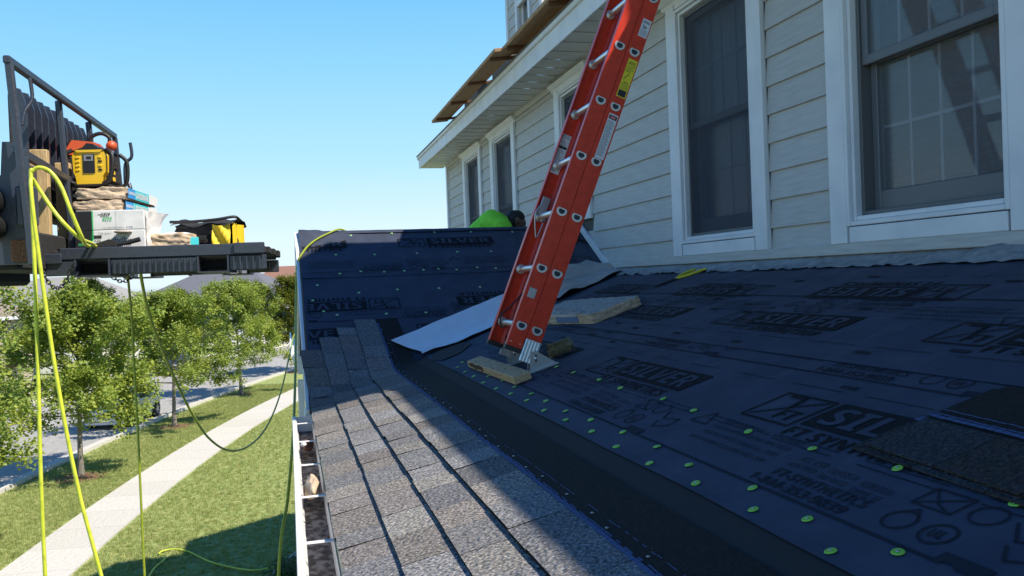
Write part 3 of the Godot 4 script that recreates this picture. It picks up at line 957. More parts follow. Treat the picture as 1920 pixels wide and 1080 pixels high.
func small_print(mb: MB, o: Vector3, t: Vector3, up: Vector3, nn: Vector3) -> void:
	var p := o + nn * 0.0014
	strip(mb, p, t, up, -0.25, -0.008, 1.12, 0.0)
	# warning triangle
	stroke(mb, p, t, up, [Vector2(-0.12, 0.16), Vector2(-0.02, 0.16), Vector2(-0.07, 0.235), Vector2(-0.12, 0.16)], 0.006)
	var words := ["SLIP AND FALL HAZARD", "FOLLOW SAFE ROOFING PRACTICES", "WEAR FALL PROTECTION AT ALL TIMES", "KEEP SURFACE CLEAN AND DRY"]
	for k in 4:
		write(mb, words[k], p + t * 0.02 + up * (0.20 - 0.04 * k), t, up, 0.40, 0.018, false)
	write(mb, "FT-SYNTHETICS", p + t * 0.50 + up * 0.055, t, up, 0.34, 0.034)
	write(mb, "1-844-353-9839", p + t * 0.46 + up * 0.01, t, up, 0.36, 0.034)
	for k in 3:
		write(mb, ["ICC ESR", "CLASS A", "ASTM D226"][k], p + t * (0.50 + 0.12 * k) + up * (0.14 - 0.008 * k), t, up, 0.10, 0.022, false)
		write(mb, ["LISTED", "FIRE RATED", "TYPE II"][k], p + t * (0.50 + 0.12 * k) + up * (0.108 - 0.008 * k), t, up, 0.10, 0.018, false)
	# small marks at the end of the line
	var m := p + t * 0.90
	stroke(mb, m, t, up, [Vector2(0, 0.13), Vector2(0.10, 0.13), Vector2(0.10, 0.20), Vector2(0, 0.20), Vector2(0, 0.13), Vector2(0.10, 0.20)], 0.005)
	stroke(mb, m, t, up, [Vector2(0, 0.20), Vector2(0.05, 0.15), Vector2(0.10, 0.13)], 0.005)
	stroke(mb, m, t, up, circle2(0.035, 14, Vector2(0.16, 0.165)), 0.005)
	stroke(mb, m, t, up, circle2(0.035, 14, Vector2(0.04, 0.065)), 0.005)
	stroke(mb, m, t, up, [Vector2(0.01, 0.08), Vector2(0.04, 0.115), Vector2(0.07, 0.08)], 0.005)
	stroke(mb, m, t, up, circle2(0.035, 14, Vector2(0.14, 0.065)), 0.006)
	write(mb, "UL", m + t * 0.122 + up * 0.05, t, up, 0.036, 0.028)
	stroke(mb, m, t, up, [Vector2(0.22, 0.17), Vector2(0.26, 0.12), Vector2(0.34, 0.14), Vector2(0.35, 0.09), Vector2(0.29, 0.06), Vector2(0.26, 0.10)], 0.006)
	strip(mb, m, t, up, 0.20, 0.0, 0.31, 0.028)

func sheet_prints(ul: Node3D, cl: Node3D) -> void:
	var dark := MB.new()
	var lt := MB.new()
	var soft := MB.new()
	var T := Vector3(0, 0, 1)
	for k in 5:
		var z := -3.72 + 1.4 * (k - 1)
		logo(dark, mp(1.25, z, 0.005), T, em, nmn); logo_name(lt, mp(1.25, z, 0.005), T, em, nmn)
		var zb := -3.68 + 1.4 * (k - 1)
		logo(dark, mp(1.91, zb, 0.009), T, em, nmn); logo_name(lt, mp(1.91, zb, 0.009), T, em, nmn)
		var zc := -2.55 + 1.42 * (k - 2)
		logo(dark, mp(2.49, zc, 0.008), -T, -em, nmn); logo_name(lt, mp(2.49, zc, 0.008), -T, -em, nmn)
		small_print(soft, mp(0.985, -2.33 + 1.4 * (k - 2), 0.005), T, em, nmn)
		small_print(soft, mp(1.60, -2.90 + 1.4 * (k - 2), 0.005), T, em, nmn)
		small_print(soft, mp(2.32, -2.2 + 1.4 * (k - 2), 0.008), -T, -em, nmn)
	# lay lines and scattered marks
	for u in [1.18, 1.205, 1.50, 1.83, 2.20, 2.60]:
		var z := -6.0
		while z < 1.0:
			if z > zv(XE + u * em.x) + 0.3:
				strip(soft, mp(u, z, 0.0056 if u < 1.7 else 0.0100), T, em, 0, -0.0018, 0.26, 0.0018)
			z += 0.36
	for k in 46:
		var u := rng.randf_range(1.5, 2.75)
		var z := rng.randf_range(-5.6, -0.4)
		if z > zv(XE + u * em.x) + 0.3:
			strip(soft, mp(u, z, 0.0061 if u < 1.69 else 0.0105), T, em, 0, 0, 0.075, 0.020)
	part("dark_print", dark, M.print, ul)
	part("letters", lt, M.under, ul)
	part("faint_print", soft, M.print2, ul)
	# gable
	dark = MB.new(); lt = MB.new(); soft = MB.new()
	var X := Vector3(1, 0, 0)
	for k in 3:
		var x := 1.02 + 1.4 * (k - 1)
		for j in 2:
			var mb := MB.new(); var ml := MB.new()
			if j == 0:
				logo(mb, cp(x, 0.385, 0.014), X, ec, ncn); logo_name(ml, cp(x, 0.385, 0.014), X, ec, ncn)
			else:
				logo(mb, cp(x - 0.06, 2.0, 0.004), X, ec, ncn); logo_name(ml, cp(x - 0.06, 2.0, 0.004), X, ec, ncn)
			_keep(mb, dark); _keep(ml, lt)
		var mb2 := MB.new(); var ml2 := MB.new()
		logo(mb2, cp(0.88 + 1.4 * (k - 1), 1.36, 0.004), -X, -ec, ncn); logo_name(ml2, cp(0.88 + 1.4 * (k - 1), 1.36, 0.004), -X, -ec, ncn)
		_keep(mb2, dark); _keep(ml2, lt)
		var sp := MB.new()
		small_print(sp, cp(0.15 + 1.4 * (k - 1), 0.86, 0.014), X, ec, ncn)
		small_print(sp, cp(0.4 + 1.4 * (k - 1), 1.70, 0.004), X, ec, ncn)
		_keep(sp, soft)
	part("dark_print", dark, M.print, cl)
	part("letters", lt, M.under, cl)
	part("faint_print", soft, M.print2, cl)

# copies the triangles of a gable print that lie on the sheet
func _keep(a: MB, b: MB) -> void:
	for i in range(0, a.v.size(), 3):
		var poly := [a.v[i], a.v[i + 1], a.v[i + 2]]
		for side in 3:
			var cut := []
			for k in poly.size():
				var p: Vector3 = poly[k]; var q: Vector3 = poly[(k + 1) % poly.size()]
				var dp: float = [p.x - XE - 0.01, XW - 0.02 - p.x, zv(p.x) - 0.02 - p.z][side]
				var dq: float = [q.x - XE - 0.01, XW - 0.02 - q.x, zv(q.x) - 0.02 - q.z][side]
				if dp >= 0: cut.append(p)
				if (dp >= 0) != (dq >= 0): cut.append(p.lerp(q, dp / (dp - dq)))
			poly = cut
		for k in range(1, poly.size() - 1):
			for p in [poly[0], poly[k], poly[k + 1]]:
				b.v.append(p); b.n.append(a.n[i]); b.c.append(a.c[i])

func caps(ul: Node3D, cl: Node3D) -> void:
	var mk := func() -> ArrayMesh:
		var b := MB.new()
		var pr := [[0.0, 0.0034], [0.0055, 0.0026], [0.0105, 0.0030], [0.0128, 0.0008]]
		for k in 14:
			var a := TAU * k / 14; var a2 := TAU * (k + 1) / 14
			for i in 3:
				var r0: float = pr[i][0]; var r1: float = pr[i + 1][0]
				var p := [Vector3(cos(a) * r0, pr[i][1], -sin(a) * r0), Vector3(cos(a) * r1, pr[i + 1][1], -sin(a) * r1), Vector3(cos(a2) * r1, pr[i + 1][1], -sin(a2) * r1), Vector3(cos(a2) * r0, pr[i][1], -sin(a2) * r0)]
				if i == 0: b.tri(p[0], p[1], p[2])
				else: b.quad(p[0], p[1], p[2], p[3])
		return b.mesh()
	var hd := func() -> ArrayMesh:
		var b := MB.new()
		b.ball(Vector3(0, 0.0034, 0), Vector3(0.0045, 0.0014, 0.0045), Basis(), 4, 8)
		return b.mesh()
	var cm: ArrayMesh = mk.call()
	var hm: ArrayMesh = hd.call()
	var put := func(par: Node3D, p: Vector3, nn: Vector3, m: Material) -> void:
		var o := MeshInstance3D.new()
		o.mesh = cm
		o.material_override = m
		o.name = numbered("cap_nail", par)
		par.add_child(o)
		var t := (nn + Vector3(rng.randf_range(-0.09, 0.09), 0, rng.randf_range(-0.09, 0.09))).normalized()
		var x := t.cross(Vector3(0, 0, 1)).normalized()
		o.transform = Transform3D(Basis(x, t, x.cross(t)), p + nn * 0.002 - shifts[par])
		var hn := MeshInstance3D.new()
		hn.mesh = hm
		hn.material_override = M.nail
		hn.name = numbered("nail_head", par)
		par.add_child(hn)
		hn.transform = o.transform
	# along the lower edge, two staggered rows
	var z := -5.25
	while z < 0.6:
		put.call(ul, mp(0.952 + rng.randf_range(-0.012, 0.012), z + rng.randf_range(-0.02, 0.02), 0.005), nmn, M.cap)
		put.call(ul, mp(0.893 + rng.randf_range(-0.012, 0.012), z + 0.13 + rng.randf_range(-0.02, 0.02), 0.005), nmn, M.cap)
		z += 0.265
	z = -4.35
	while z < 0.6:
		put.call(ul, mp(1.185 + rng.randf_range(-0.025, 0.025), z + rng.randf_range(-0.04, 0.04), 0.005), nmn, M.cap)
		z += 0.31
	# on the gable
	for r in [[0.085, 0.62, 0.39, 0.012], [0.53, 0.44, 0.36, 0.014], [0.895, 0.44, 0.175, 0.016], [1.235, 0.55, 0.36, 0.004], [1.62, 0.37, 0.36, 0.004]]:
		var x: float = r[1]
		var end: float = 2.6 if r[0] < 1.5 else 1.4
		while x < end:
			var p := cp(x + rng.randf_range(-0.03, 0.03), r[0] + rng.randf_range(-0.022, 0.022), r[3])
			put.call(cl, p, ncn, M.cap2)
			x += r[2]
	for q in [[0.238, 1.083], [0.265, 1.54], [0.19, 1.35]]:
		put.call(cl, cp(q[0], q[1], 0.004), ncn, M.cap2)

func shingle_tab(u0: float, u1: float, w0: float, w1: float, h0: float, h1: float, col: Color) -> MB:
	var b := MB.new()
	var n := 2
	# finer where the valley bends it
	var zva := -zv(XE + u0 * em.x)
	if absf((w0 + w1) * 0.5 - zva) < 0.3:
		n = 6
	var jit := rng.randf_range(-0.0035, 0.0035)
	for i in n:
		var a := lerpf(w0, w1, float(i) / n); var c := lerpf(w0, w1, float(i + 1) / n)
		var mid := (u0 + u1) * 0.5
		var hm := lerpf(h0, h1, 0.5)
		# w runs away from the eye: the corners in order seen from above
		b.col = col
		b.quad(fold(u0 + jit, c, h0), fold(u0 + jit, a, h0), fold(mid, a, hm), fold(mid, c, hm))
		b.quad(fold(mid, c, hm), fold(mid, a, hm), fold(u1, a, h1), fold(u1, c, h1))
		b.col = Color(0.012, 0.012, 0.013)
		b.quad(fold(u0 + jit, c, h0 - 0.017), fold(u0 + jit, a, h0 - 0.017), fold(u0 + jit, a, h0), fold(u0 + jit, c, h0))
	b.col = Color(0.02, 0.02, 0.021)
	b.quad(fold(u0 + jit, w0, h0 - 0.011), fold(u1, w0, h1 - 0.011), fold(u1, w0, h1), fold(u0 + jit, w0, h0))
	b.quad(fold(u1, w1, h1 - 0.011), fold(u0 + jit, w1, h0 - 0.011), fold(u0 + jit, w1, h0), fold(u1, w1, h1))
	return b

func shingles(house: Node3D) -> void:
	var E := 0.143
	var ends := [6.38, 6.54, 6.66, 6.76]
	var blends := [Color(0.335, 0.335, 0.35), Color(0.395, 0.37, 0.35), Color(0.31, 0.315, 0.335), Color(0.37, 0.345, 0.33), Color(0.275, 0.28, 0.30), Color(0.42, 0.41, 0.395), Color(0.345, 0.32, 0.315), Color(0.35, 0.355, 0.375)]
	# dark bands under and above the finished courses
	var st := MB.new()
	st.col = Color(1, 1, 1)
	var N := 60
	for i in N:
		var a := lerpf(-1.5, 6.2, float(i) / N); var c := lerpf(-1.5, 6.2, float(i + 1) / N)
		for j in 14:
			var ua := 0.87 * j / 14.0; var ub := 0.87 * (j + 1) / 14.0
			var la := -zv(XE + ua * em.x) - 0.012; var lb := -zv(XE + ub * em.x) - 0.012
			if a < la: st.quad(mp(ua, -minf(c, la), 0.002), mp(ua, -a, 0.002), mp(ub, -a, 0.002), mp(ub, -minf(c, lb), 0.002))
	part("starter_strip", st, M.starter, house)
	var hl := MB.new()
	N = 90
	for i in N:
		var a := lerpf(-1.5, 6.76, float(i) / N); var c := lerpf(-1.5, 6.76, float(i + 1) / N)
		for j in 5:
			var ua := 0.55 + 0.045 * j; var ub := ua + 0.045
			var ha := 0.0095 - 0.0004 * j; var hb := ha - 0.0004
			hl.quad(fold(ua, c, ha), fold(ua, a, ha), fold(ub, a, hb), fold(ub, c, hb))
		hl.quad(fold(0.775, c, 0.0075), fold(0.775, a, 0.0075), fold(0.776, a, 0.0), fold(0.776, c, 0.0))
	hl.quad(fold(0.55, 6.76, 0.0), fold(0.55, 6.76, 0.0095), fold(0.775, 6.76, 0.0075), fold(0.775, 6.76, 0.0))
	var hn := part("shingle_headlap", hl, M.headlap, house)
	# chalk lines and the bright nail heads beside them
	var ch := MB.new()
	for q in [[0.597, 0.609, 0.0], [0.611, 0.615, 0.2], [0.643, 0.6455, 1.3]]:
		for i in 300:
			var a := lerpf(-1.0, 6.7, i / 300.0); var c := lerpf(-1.0, 6.7, (i + 0.94) / 300.0)
			if rng.randf() < [0.04, 0.22, 0.35][0 if q[2] == 0.0 else 1 if q[2] < 1.0 else 2]: continue
			var k := 0.0022 * sin(a * 3.1 + q[2]) + rng.randf_range(-0.0012, 0.0012)
			ch.quad(fold(q[0] + k, c, 0.0118), fold(q[0] + k, a, 0.0118), fold(q[1] + k, a, 0.0116), fold(q[1] + k, c, 0.0116))
	part("chalk_line", ch, M.chalk, hn)
	var nl := MB.new()
	for k in 40:
		var w := -0.6 + k * 0.19 + rng.randf_range(-0.05, 0.05)
		if w < 6.6:
			nl.ball(fold(0.628 + rng.randf_range(-0.006, 0.006), w, 0.0105), Vector3(0.0052, 0.0018, 0.0052), Basis(), 4, 8)
	var nh := part("nail_heads", nl, M.nail, hn)
	nh.set_meta("kind", "stuff")
	for i in 4:
		var cn := holder("shingle_course", house)
		var w := -0.9 + 0.11 * i
		var end: float = ends[i]
		var k := i * 3
		while w < end - 0.02:
			var wd := rng.randf_range(0.13, 0.27)
			if end - w - wd < 0.1: wd = end - w
			k += rng.randi_range(1, 3)
			var col: Color = blends[k % blends.size()]
			var f := rng.randf_range(0.84, 1.22)
			col = Color(col.r * f, col.g * f, col.b * f)
			var u0 := E * i - (0.012 if i == 0 else 0.0)
			var u1 := E * (i + 1) + 0.02 if i < 3 else 0.598
			var thick := 0.0205 + (0.003 if rng.randf() < 0.5 else 0.0) + rng.randf_range(-0.001, 0.001)
			var b := shingle_tab(u0, u1, w + 0.0012, w + wd - 0.0012, thick, 0.006 if i < 3 else 0.0105, col)
			part("shingle", b, M.shingle, cn)
			w += wd

func flashing(house: Node3D) -> void:
	# folded metal lying in the valley: painted below, bare and buckled above
	var side := (vdir.cross(ncn)).normalized()
	if side.dot(ec) < 0: side = -side
	var mside := (vdir.cross(nmn)).normalized()
	if mside.dot(em) < 0: mside = -mside
	var nz := noise(1.0, 2, 21)
	for s in 2:
		var x0 := 0.93 if s == 0 else 2.02
		var x1 := 2.08 if s == 0 else XW - 0.02
		var g := []
		for k in 41:
			var x := lerpf(x0, x1, k / 40.0)
			var base := Vector3(x, YE + SM * (x - XE), zv(x))
			var row := []
			for j in 13:
				var t := lerpf(-0.16 if s == 0 else -0.27, 0.30, j / 12.0)
				if s == 0 and k < 8:   # the lower end is cut square to the slope, with a point on the low roof
					t = lerpf(lerpf(0.0, -0.16, clampf((k - 2) / 5.0, 0, 1)), 0.30, j / 12.0)
				var b2 := base
				if s == 0 and t > 0: b2 = base + vdir * 0.02 - vdir * t * 0.22 * (1.0 - k / 40.0)
				var lift := 0.030 if s == 0 else 0.040
				lift += (0.035 if s == 1 else 0.006) * nz.get_noise_2d(x * (2.2 if s == 1 else 3.0), t * (3.0 if s == 1 else 7.0))
				lift += 0.012 * exp(-t * t / 0.004)
				if s == 1: lift += 0.04 * sin(clampf((t + 0.27) / 0.57, 0, 1) * PI) * (0.5 + 0.5 * sin(x * 9.0))
				if t >= 0: row.append(b2 + side * t + ncn * lift)
				else: row.append(b2 + mside * -t + nmn * lift)
			g.append(row)
		var b := MB.new()
		b.grid(g, true)
		# the sheet's back, so that its edge has thickness
		var g2 := []
		for r in g:
			var row := []
			for p in r: row.append(p - (nmn + ncn).normalized() * 0.0015)
			g2.append(row)
		b.grid(g2)
		var f := part("valley_flashing", b, M.flash if s == 0 else M.foil, house, "white painted valley metal, lower length" if s == 0 else "bare shiny valley metal, upper length")
		if s == 0:
			for q in [0.25, 0.55, 0.95]:
				var nb := MB.new()
				var bp := Vector3(x0 + q, YE + SM * (x0 + q - XE), zv(x0 + q)) + side * 0.255 + ncn * 0.016
				nb.ball(bp, Vector3(0.006, 0.004, 0.006), Basis(), 5, 8)
				part("nail", nb, M.black, f)
	# the torn dark felt under its lower end
	var tf := MB.new()
	tf.prism(PackedVector2Array([Vector2(0.86, 5.75), Vector2(0.90, 6.05), Vector2(1.02, 6.20), Vector2(1.16, 6.16), Vector2(1.17, 5.88), Vector2(1.04, 5.66), Vector2(0.90, 5.60)]), 0.009, 0.012, Transform3D(Basis(em, Vector3(0, 0, -1), nmn), Vector3(XE, YE, 0)))
	part("torn_felt", tf, M.blackmatte, house)
	# crumpled self-adhesive strip along the foot of the wall
	var ms := []
	for r in 8:
		var row := []
		for k in 241:
			var z := lerpf(ZN, -7.25, k / 240.0)
			var t := r / 7.0
			var a := Vector3(XW - 0.006, 0.062, z)
			var b := mp((XW - XE) / em.x - 0.115 - 0.03 * nz.get_noise_2d(z * 13, 4), z, 0.014)
			var p := a.lerp(b, t)
			p.y -= 0.018 * sin(t * PI)
			p += nmn * (0.016 * nz.get_noise_2d(z * 30, t * 14) + 0.013 * nz.get_noise_2d(z * 75, t * 32)) * sin(clampf(t + 0.15, 0, 1) * PI * 0.75)
			p.y += 0.045 * exp(-pow((z + 2.85) / 0.13, 2)) * sin(t * PI)
			row.append(p)
		ms.append(row)
	var mb := MB.new()
	mb.grid(ms)
	part("wall_flashing", mb, M.membrane, house)

func gutters(house: Node3D) -> void:
	var prof := [Vector2(0.118, -0.022), Vector2(0.118, -0.115), Vector2(0.035, -0.115), Vector2(0.022, -0.085), Vector2(0.010, -0.06), Vector2(0.006, -0.03), Vector2(0.006, -0.018), Vector2(0.022, -0.016), Vector2(0.024, -0.022)]
	for s in 2:
		var za := 2.5 if s == 0 else 2 * ZR - zv(XE) + 0.0
		var zb := zv(XE) + 0.22 if s == 0 else ZF - 0.3
		var gu := holder("gutter", house)
		var b := MB.new()
		var o := Vector3(-0.006, YE - 0.01, 0)
		# a thin walled trough
		for k in prof.size() - 1:
			var p: Vector2 = prof[k]; var q: Vector2 = prof[k + 1]
			var A := o + Vector3(p.x, p.y, 0); var B := o + Vector3(q.x, q.y, 0)
			var nn := Vector3(q.y - p.y, p.x - q.x, 0).normalized() * 0.0012
			for sg in [1, -1]:
				var aa: Vector3 = A + nn * sg; var bb: Vector3 = B + nn * sg
				b.out(Vector3(aa.x, aa.y, za), Vector3(bb.x, bb.y, za), Vector3(bb.x, bb.y, zb), Vector3(aa.x, aa.y, zb), (A + B) * 0.5 + Vector3(0, 0, (za + zb) * 0.5))
		b.box(o + Vector3(0.008, -0.014, (za + zb) * 0.5), Vector3(0.020, 0.008, absf(za - zb)), 0.002)
		part("trough", b, M.gutter, gu)
		var poly := PackedVector2Array()
		for p in prof: poly.append(p)
		poly.append(Vector2(0.118, -0.016))
		var e := MB.new()
		e.prism(PackedVector2Array([Vector2(0.118, -0.016), Vector2(0.118, -0.117), Vector2(0.035, -0.117), Vector2(0.010, -0.06), Vector2(0.004, -0.014)]), 0, 0.003, Transform3D(Basis(), o + Vector3(0, 0, zb if s == 0 else za)))
		part("end_cap", e, M.gutter, gu)
		if s == 1: continue
		var dirt := MB.new()
		var g := []
		var nz := noise(0.8, 4, 31)
		for r in 5:
			var row := []
			for k in 121:
				var z := lerpf(za, zb, k / 120.0)
				var x := lerpf(0.034, 0.117, r / 4.0)
				row.append(o + Vector3(x, -0.111 + 0.012 * maxf(0.0, nz.get_noise_2d(z * 14, x * 60)), z))
			g.append(row)
		dirt.grid(g, true)
		var dn := part("silt", dirt, M.muck, gu)
		dn.set_meta("kind", "stuff")
		var z := -0.35
		while z > zb:
			pbox("hanger", o + Vector3(0.062, -0.020, z), Vector3(0.112, 0.004, 0.022), M.gutter, gu, 0.001)
			z -= 0.61
		for k in 5:
			var zz := -1.95 - 0.62 * k
			ptube("heat_wire", curve([o + Vector3(0.02, -0.03, zz), o + Vector3(0.018, -0.06, zz - 0.06), o + Vector3(0.03, -0.088, zz - 0.1), o + Vector3(0.055, -0.104, zz - 0.12)], 4), 0.0016, M.black, gu, 5)

# ---------------------------------------------------------------- ladder
func dshape(r: float) -> PackedVector2Array:
	var p := PackedVector2Array()
	for k in 13:      # rounded below, flatter on top
		var a := PI + PI * k / 12.0
		p.append(Vector2(cos(a) * r, sin(a) * r * 0.95))
	for k in range(1, 8):
		var a := PI * k / 8.0
		p.append(Vector2(cos(a) * r * (1.0 if absf(cos(a)) < 0.9 else 0.97), minf(sin(a) * r, r * 0.52)))
	return p

func build_ladder() -> void:
	var lad := thing("extension_ladder", "orange red fibreglass extension ladder standing on the dark roof and leaning over the eave", "ladder", Vector3(1.17, -0.48, -4.3))
	var R := Vector3(0.3805, 0.9248, 0).normalized()
	var Q := Vector3(R.y, -R.x, 0)
	var P0 := Vector3(1.142, -0.242, 0)
	var zn := -4.13
	var zf := -4.54
	var at := func(t: float, q: float, z: float) -> Vector3: return P0 + R * t + Q * q + Vector3(0, 0, z)
	var sec := ["base_rail", "fly_rail"]
	for s in 2:
		var qc := 0.088 * s
		for side in 2:
			var z0: float = zn if side == 0 else zf
			var inw := -1.0 if side == 0 else 1.0
			# a channel: web outside, two flanges turned in, thickened lips
			var prof := PackedVector2Array()
			var hw := 0.0425
			var fl := 0.032
			var pts := [Vector2(-hw, 0), Vector2(hw, 0), Vector2(hw, fl), Vector2(hw - 0.004, fl + 0.002), Vector2(hw - 0.008, fl), Vector2(hw - 0.006, 0.008), Vector2(hw - 0.011, 0.005), Vector2(-hw + 0.011, 0.005), Vector2(-hw + 0.006, 0.008), Vector2(-hw + 0.008, fl), Vector2(-hw + 0.004, fl + 0.002), Vector2(-hw, fl)]
			for p in pts: prof.append(Vector2(p.x, p.y * inw))
			var b := MB.new()
			var t0 := -0.13 if s == 0 else -0.075
			b.prism(prof, t0, 3.6 if s == 1 else 2.6, Transform3D(Basis(Q, Vector3(0, 0, 1), R), P0 + Q * qc + Vector3(0, 0, z0)))
			var rn := part(sec[s], b, M.orange, lad)
			# black end cap
			var ec2 := MB.new()
			ec2.prism(PackedVector2Array([Vector2(-hw - 0.002, -0.003 * inw), Vector2(hw + 0.002, -0.003 * inw), Vector2(hw + 0.002, (fl + 0.004) * inw), Vector2(-hw - 0.002, (fl + 0.004) * inw)]), t0 - 0.012, t0 + 0.012, Transform3D(Basis(Q, Vector3(0, 0, 1), R), P0 + Q * qc + Vector3(0, 0, z0)))
			part("end_cap", ec2, M.black, rn)
			for k in 11:
				var t := 0.312 * k
				if t > (3.5 if s == 1 else 2.55): continue
				var o: Vector3 = at.call(t, qc, z0)
				var face := Basis(Q, R, Q.cross(R)) if side == 0 else Basis(-Q, R, (-Q).cross(R))
				var xf := Transform3D(face, o)
				var ri := MB.new()
				ri.ring(dshape(0.0285), dshape(0.0175), 0.0, 0.006, xf)
				part("rung_flare", ri, M.alu, rn)
				var ho := MB.new()
				ho.prism(dshape(0.0178), 0.0008, 0.0015, xf)
				part("rung_bore", ho, M.hole, rn)
				# collar inside
				var co := MB.new()
				co.tube([o + Vector3(0, 0, inw * 0.006), o + Vector3(0, 0, inw * 0.012)], [0.029, 0.027], 16)
				part("rung_collar", co, M.alu, rn)
				if t0 < -0.1 and k == 0:
					for d in [-0.025, 0.025]:
						var rv := MB.new()
						rv.ball(at.call(-0.095, qc + d, z0 - inw * 0.002), Vector3(0.004, 0.004, 0.004), Basis(), 4, 8)
						part("rivet", rv, M.alu, rn)
		for k in 11:
			var t := 0.312 * k
			if t > (3.5 if s == 1 else 2.55): continue
			ptube("rung", [at.call(t, qc, zf + 0.005), at.call(t, qc, zn - 0.005)], 0.0172, M.alu, lad, 14)
	# labels on the near fly rail and the inside of the far rail
	var lab := func(t: float, q: float, l: float, w: float, z: float, m: Material, lines: Array, called: String, ztext: float) -> Node3D:
		var xf := Transform3D(Basis(Q, R, Q.cross(R)), at.call(t, q, z))
		var b := MB.new()
		b.box(xf.origin, Vector3(w, l, 0.0008), 0.0, xf.basis)
		var n := part(called, b, m, lad)
		var ink := MB.new()
		for s in lines:
			var o: Vector3 = xf * Vector3(-w * 0.5 + s[1], -l * 0.5 + s[2], ztext)
			if s[0] == "":
				strip(ink, o, Q, R, 0, 0, s[3], s[4])
			else:
				write(ink, s[0], o, Q, R, s[3], s[4])
		part("print", ink, M.ink, n)
		return n
	# yellow caution label
	var yl := [["CAUTION", 0.009, 0.192, 0.036, 0.010], ["", 0.003, 0.186, 0.048, 0.003], ["SET UP LADDER", 0.006, 0.172, 0.042, 0.006], ["PROPERLY TO", 0.006, 0.162, 0.040, 0.006], ["REDUCE SLIP", 0.006, 0.152, 0.040, 0.006], ["HAZARDS", 0.006, 0.142, 0.028, 0.006]]
	for k in 6: yl.append(["", 0.008 + 0.004 * k, 0.096 + 0.006 * k, 0.0025, 0.010])
	yl.append(["", 0.014, 0.082, 0.024, 0.004])
	for k in 4: yl.append(["FOLLOW LABEL", 0.006, 0.072 - 0.009 * k, 0.042, 0.005])
	yl.append(["", 0.005, 0.005, 0.044, 0.035])
	lab.call(0.312 * 4.52, 0.098, 0.215, 0.054, zn + 0.0015, M.label_yellow, yl, "yellow_label", 0.0008)
	# long white danger label
	var wl := [["", 0.003, 0.220, 0.046, 0.022]]
	for k in 22:
		wl.append([["WATCH FOR WIRES", "INSPECT BEFORE USE", "SET FEET LEVEL", "FACE LADDER", "KEEP CENTERED"][k % 5], 0.005, 0.205 - 0.009 * k, 0.030 + 0.012 * ((k * 7) % 5) / 4.0, 0.0055])
	var wn: Node3D = lab.call(0.312 * 3.46, 0.096, 0.25, 0.052, zn + 0.0015, M.label_white, wl, "white_label", 0.0008)
	var rd := MB.new()
	var wx := Transform3D(Basis(Q, R, Q.cross(R)), at.call(0.312 * 3.46, 0.096, zn + 0.0015))
	rd.ball(wx * Vector3(0, 0.1055, 0.0008), Vector3(0.019, 0.008, 0.0008), wx.basis, 5, 14)
	var rp := part("danger_oval", rd, M.ink_red, wn)
	var dm := MB.new()
	write(dm, "DANGER", wx * Vector3(-0.013, 0.102, 0.0017), Q, R, 0.026, 0.007)
	part("danger_word", dm, M.label_white, wn)
	# small white label near the top
	var sl := [["DANGER", 0.008, 0.082, 0.034, 0.009], ["", 0.003, 0.078, 0.044, 0.003]]
	for k in 3: sl.append(["", 0.012 + 0.008 * k, 0.045, 0.003, 0.026 - 0.006 * k])
	sl.append(["", 0.012, 0.055, 0.024, 0.004])
	for k in 4: sl.append(["METAL CONDUCTS", 0.005, 0.034 - 0.009 * k, 0.038, 0.0055])
	lab.call(0.312 * 5.45, 0.100, 0.10, 0.050, zn + 0.0015, M.label_white, sl, "white_label", 0.0008)
	# label inside the far rail
	var fl2 := [["WORKING LOAD", 0.006, 0.222, 0.04, 0.008], ["", 0.003, 0.214, 0.05, 0.003]]
	for k in 18: fl2.append([["TYPE IA", "300 LBS", "HIGHEST STANDING", "LEVEL", "MAX LENGTH"][k % 5], 0.006, 0.200 - 0.011 * k, 0.018 + 0.018 * ((k * 5) % 4) / 3.0, 0.0065])
	fl2.append(["", 0.004, 0.150, 0.048, 0.014])
	lab.call(0.312 * 3.22, -0.004, 0.235, 0.056, zf + 0.0068, M.label_white, fl2, "inner_label", 0.0009)
	# silver plate and rung lock
	pbox("silver_plate", at.call(0.312 * 0.55, -0.004, zn + 0.002), Vector3(0.040, 0.052, 0.003), M.alu_dull, lad, 0.001, Basis(Q, R, Q.cross(R)))
	var rl := MB.new()
	rl.box(at.call(0.312 * 2.2, -0.005, zf + 0.05), Vector3(0.045, 0.10, 0.012), 0.003, Basis(Q, R, Q.cross(R)))
	rl.box(at.call(0.312 * 2.02, 0.005, zf + 0.05), Vector3(0.030, 0.07, 0.010), 0.003, Basis(Q.rotated(Vector3.BACK, 0.5), R.rotated(Vector3.BACK, 0.5), Vector3.BACK))
	part("rung_lock", rl, M.alu_dull, lad)
	ptube("lock_wire", curve([at.call(0.312 * 2.16, -0.03, zf + 0.055), at.call(0.312 * 1.98, -0.038, zf + 0.058), at.call(0.312 * 1.70, -0.005, zf + 0.058), at.call(0.312 * 1.62, 0.012, zf + 0.058), at.call(0.312 * 1.9, 0.02, zf + 0.058)], 5), 0.004, M.alu_dull, lad, 6)
	ptube("rope", curve([at.call(0.312 * 0.62, 0.05, zf + 0.05), at.call(0.312 * 0.28, 0.0, zf + 0.06), at.call(0.03, -0.03, zf + 0.055), at.call(-0.03, -0.005, zf + 0.05), at.call(0.0, 0.03, zf + 0.07)], 6), 0.005, M.black, lad, 6)
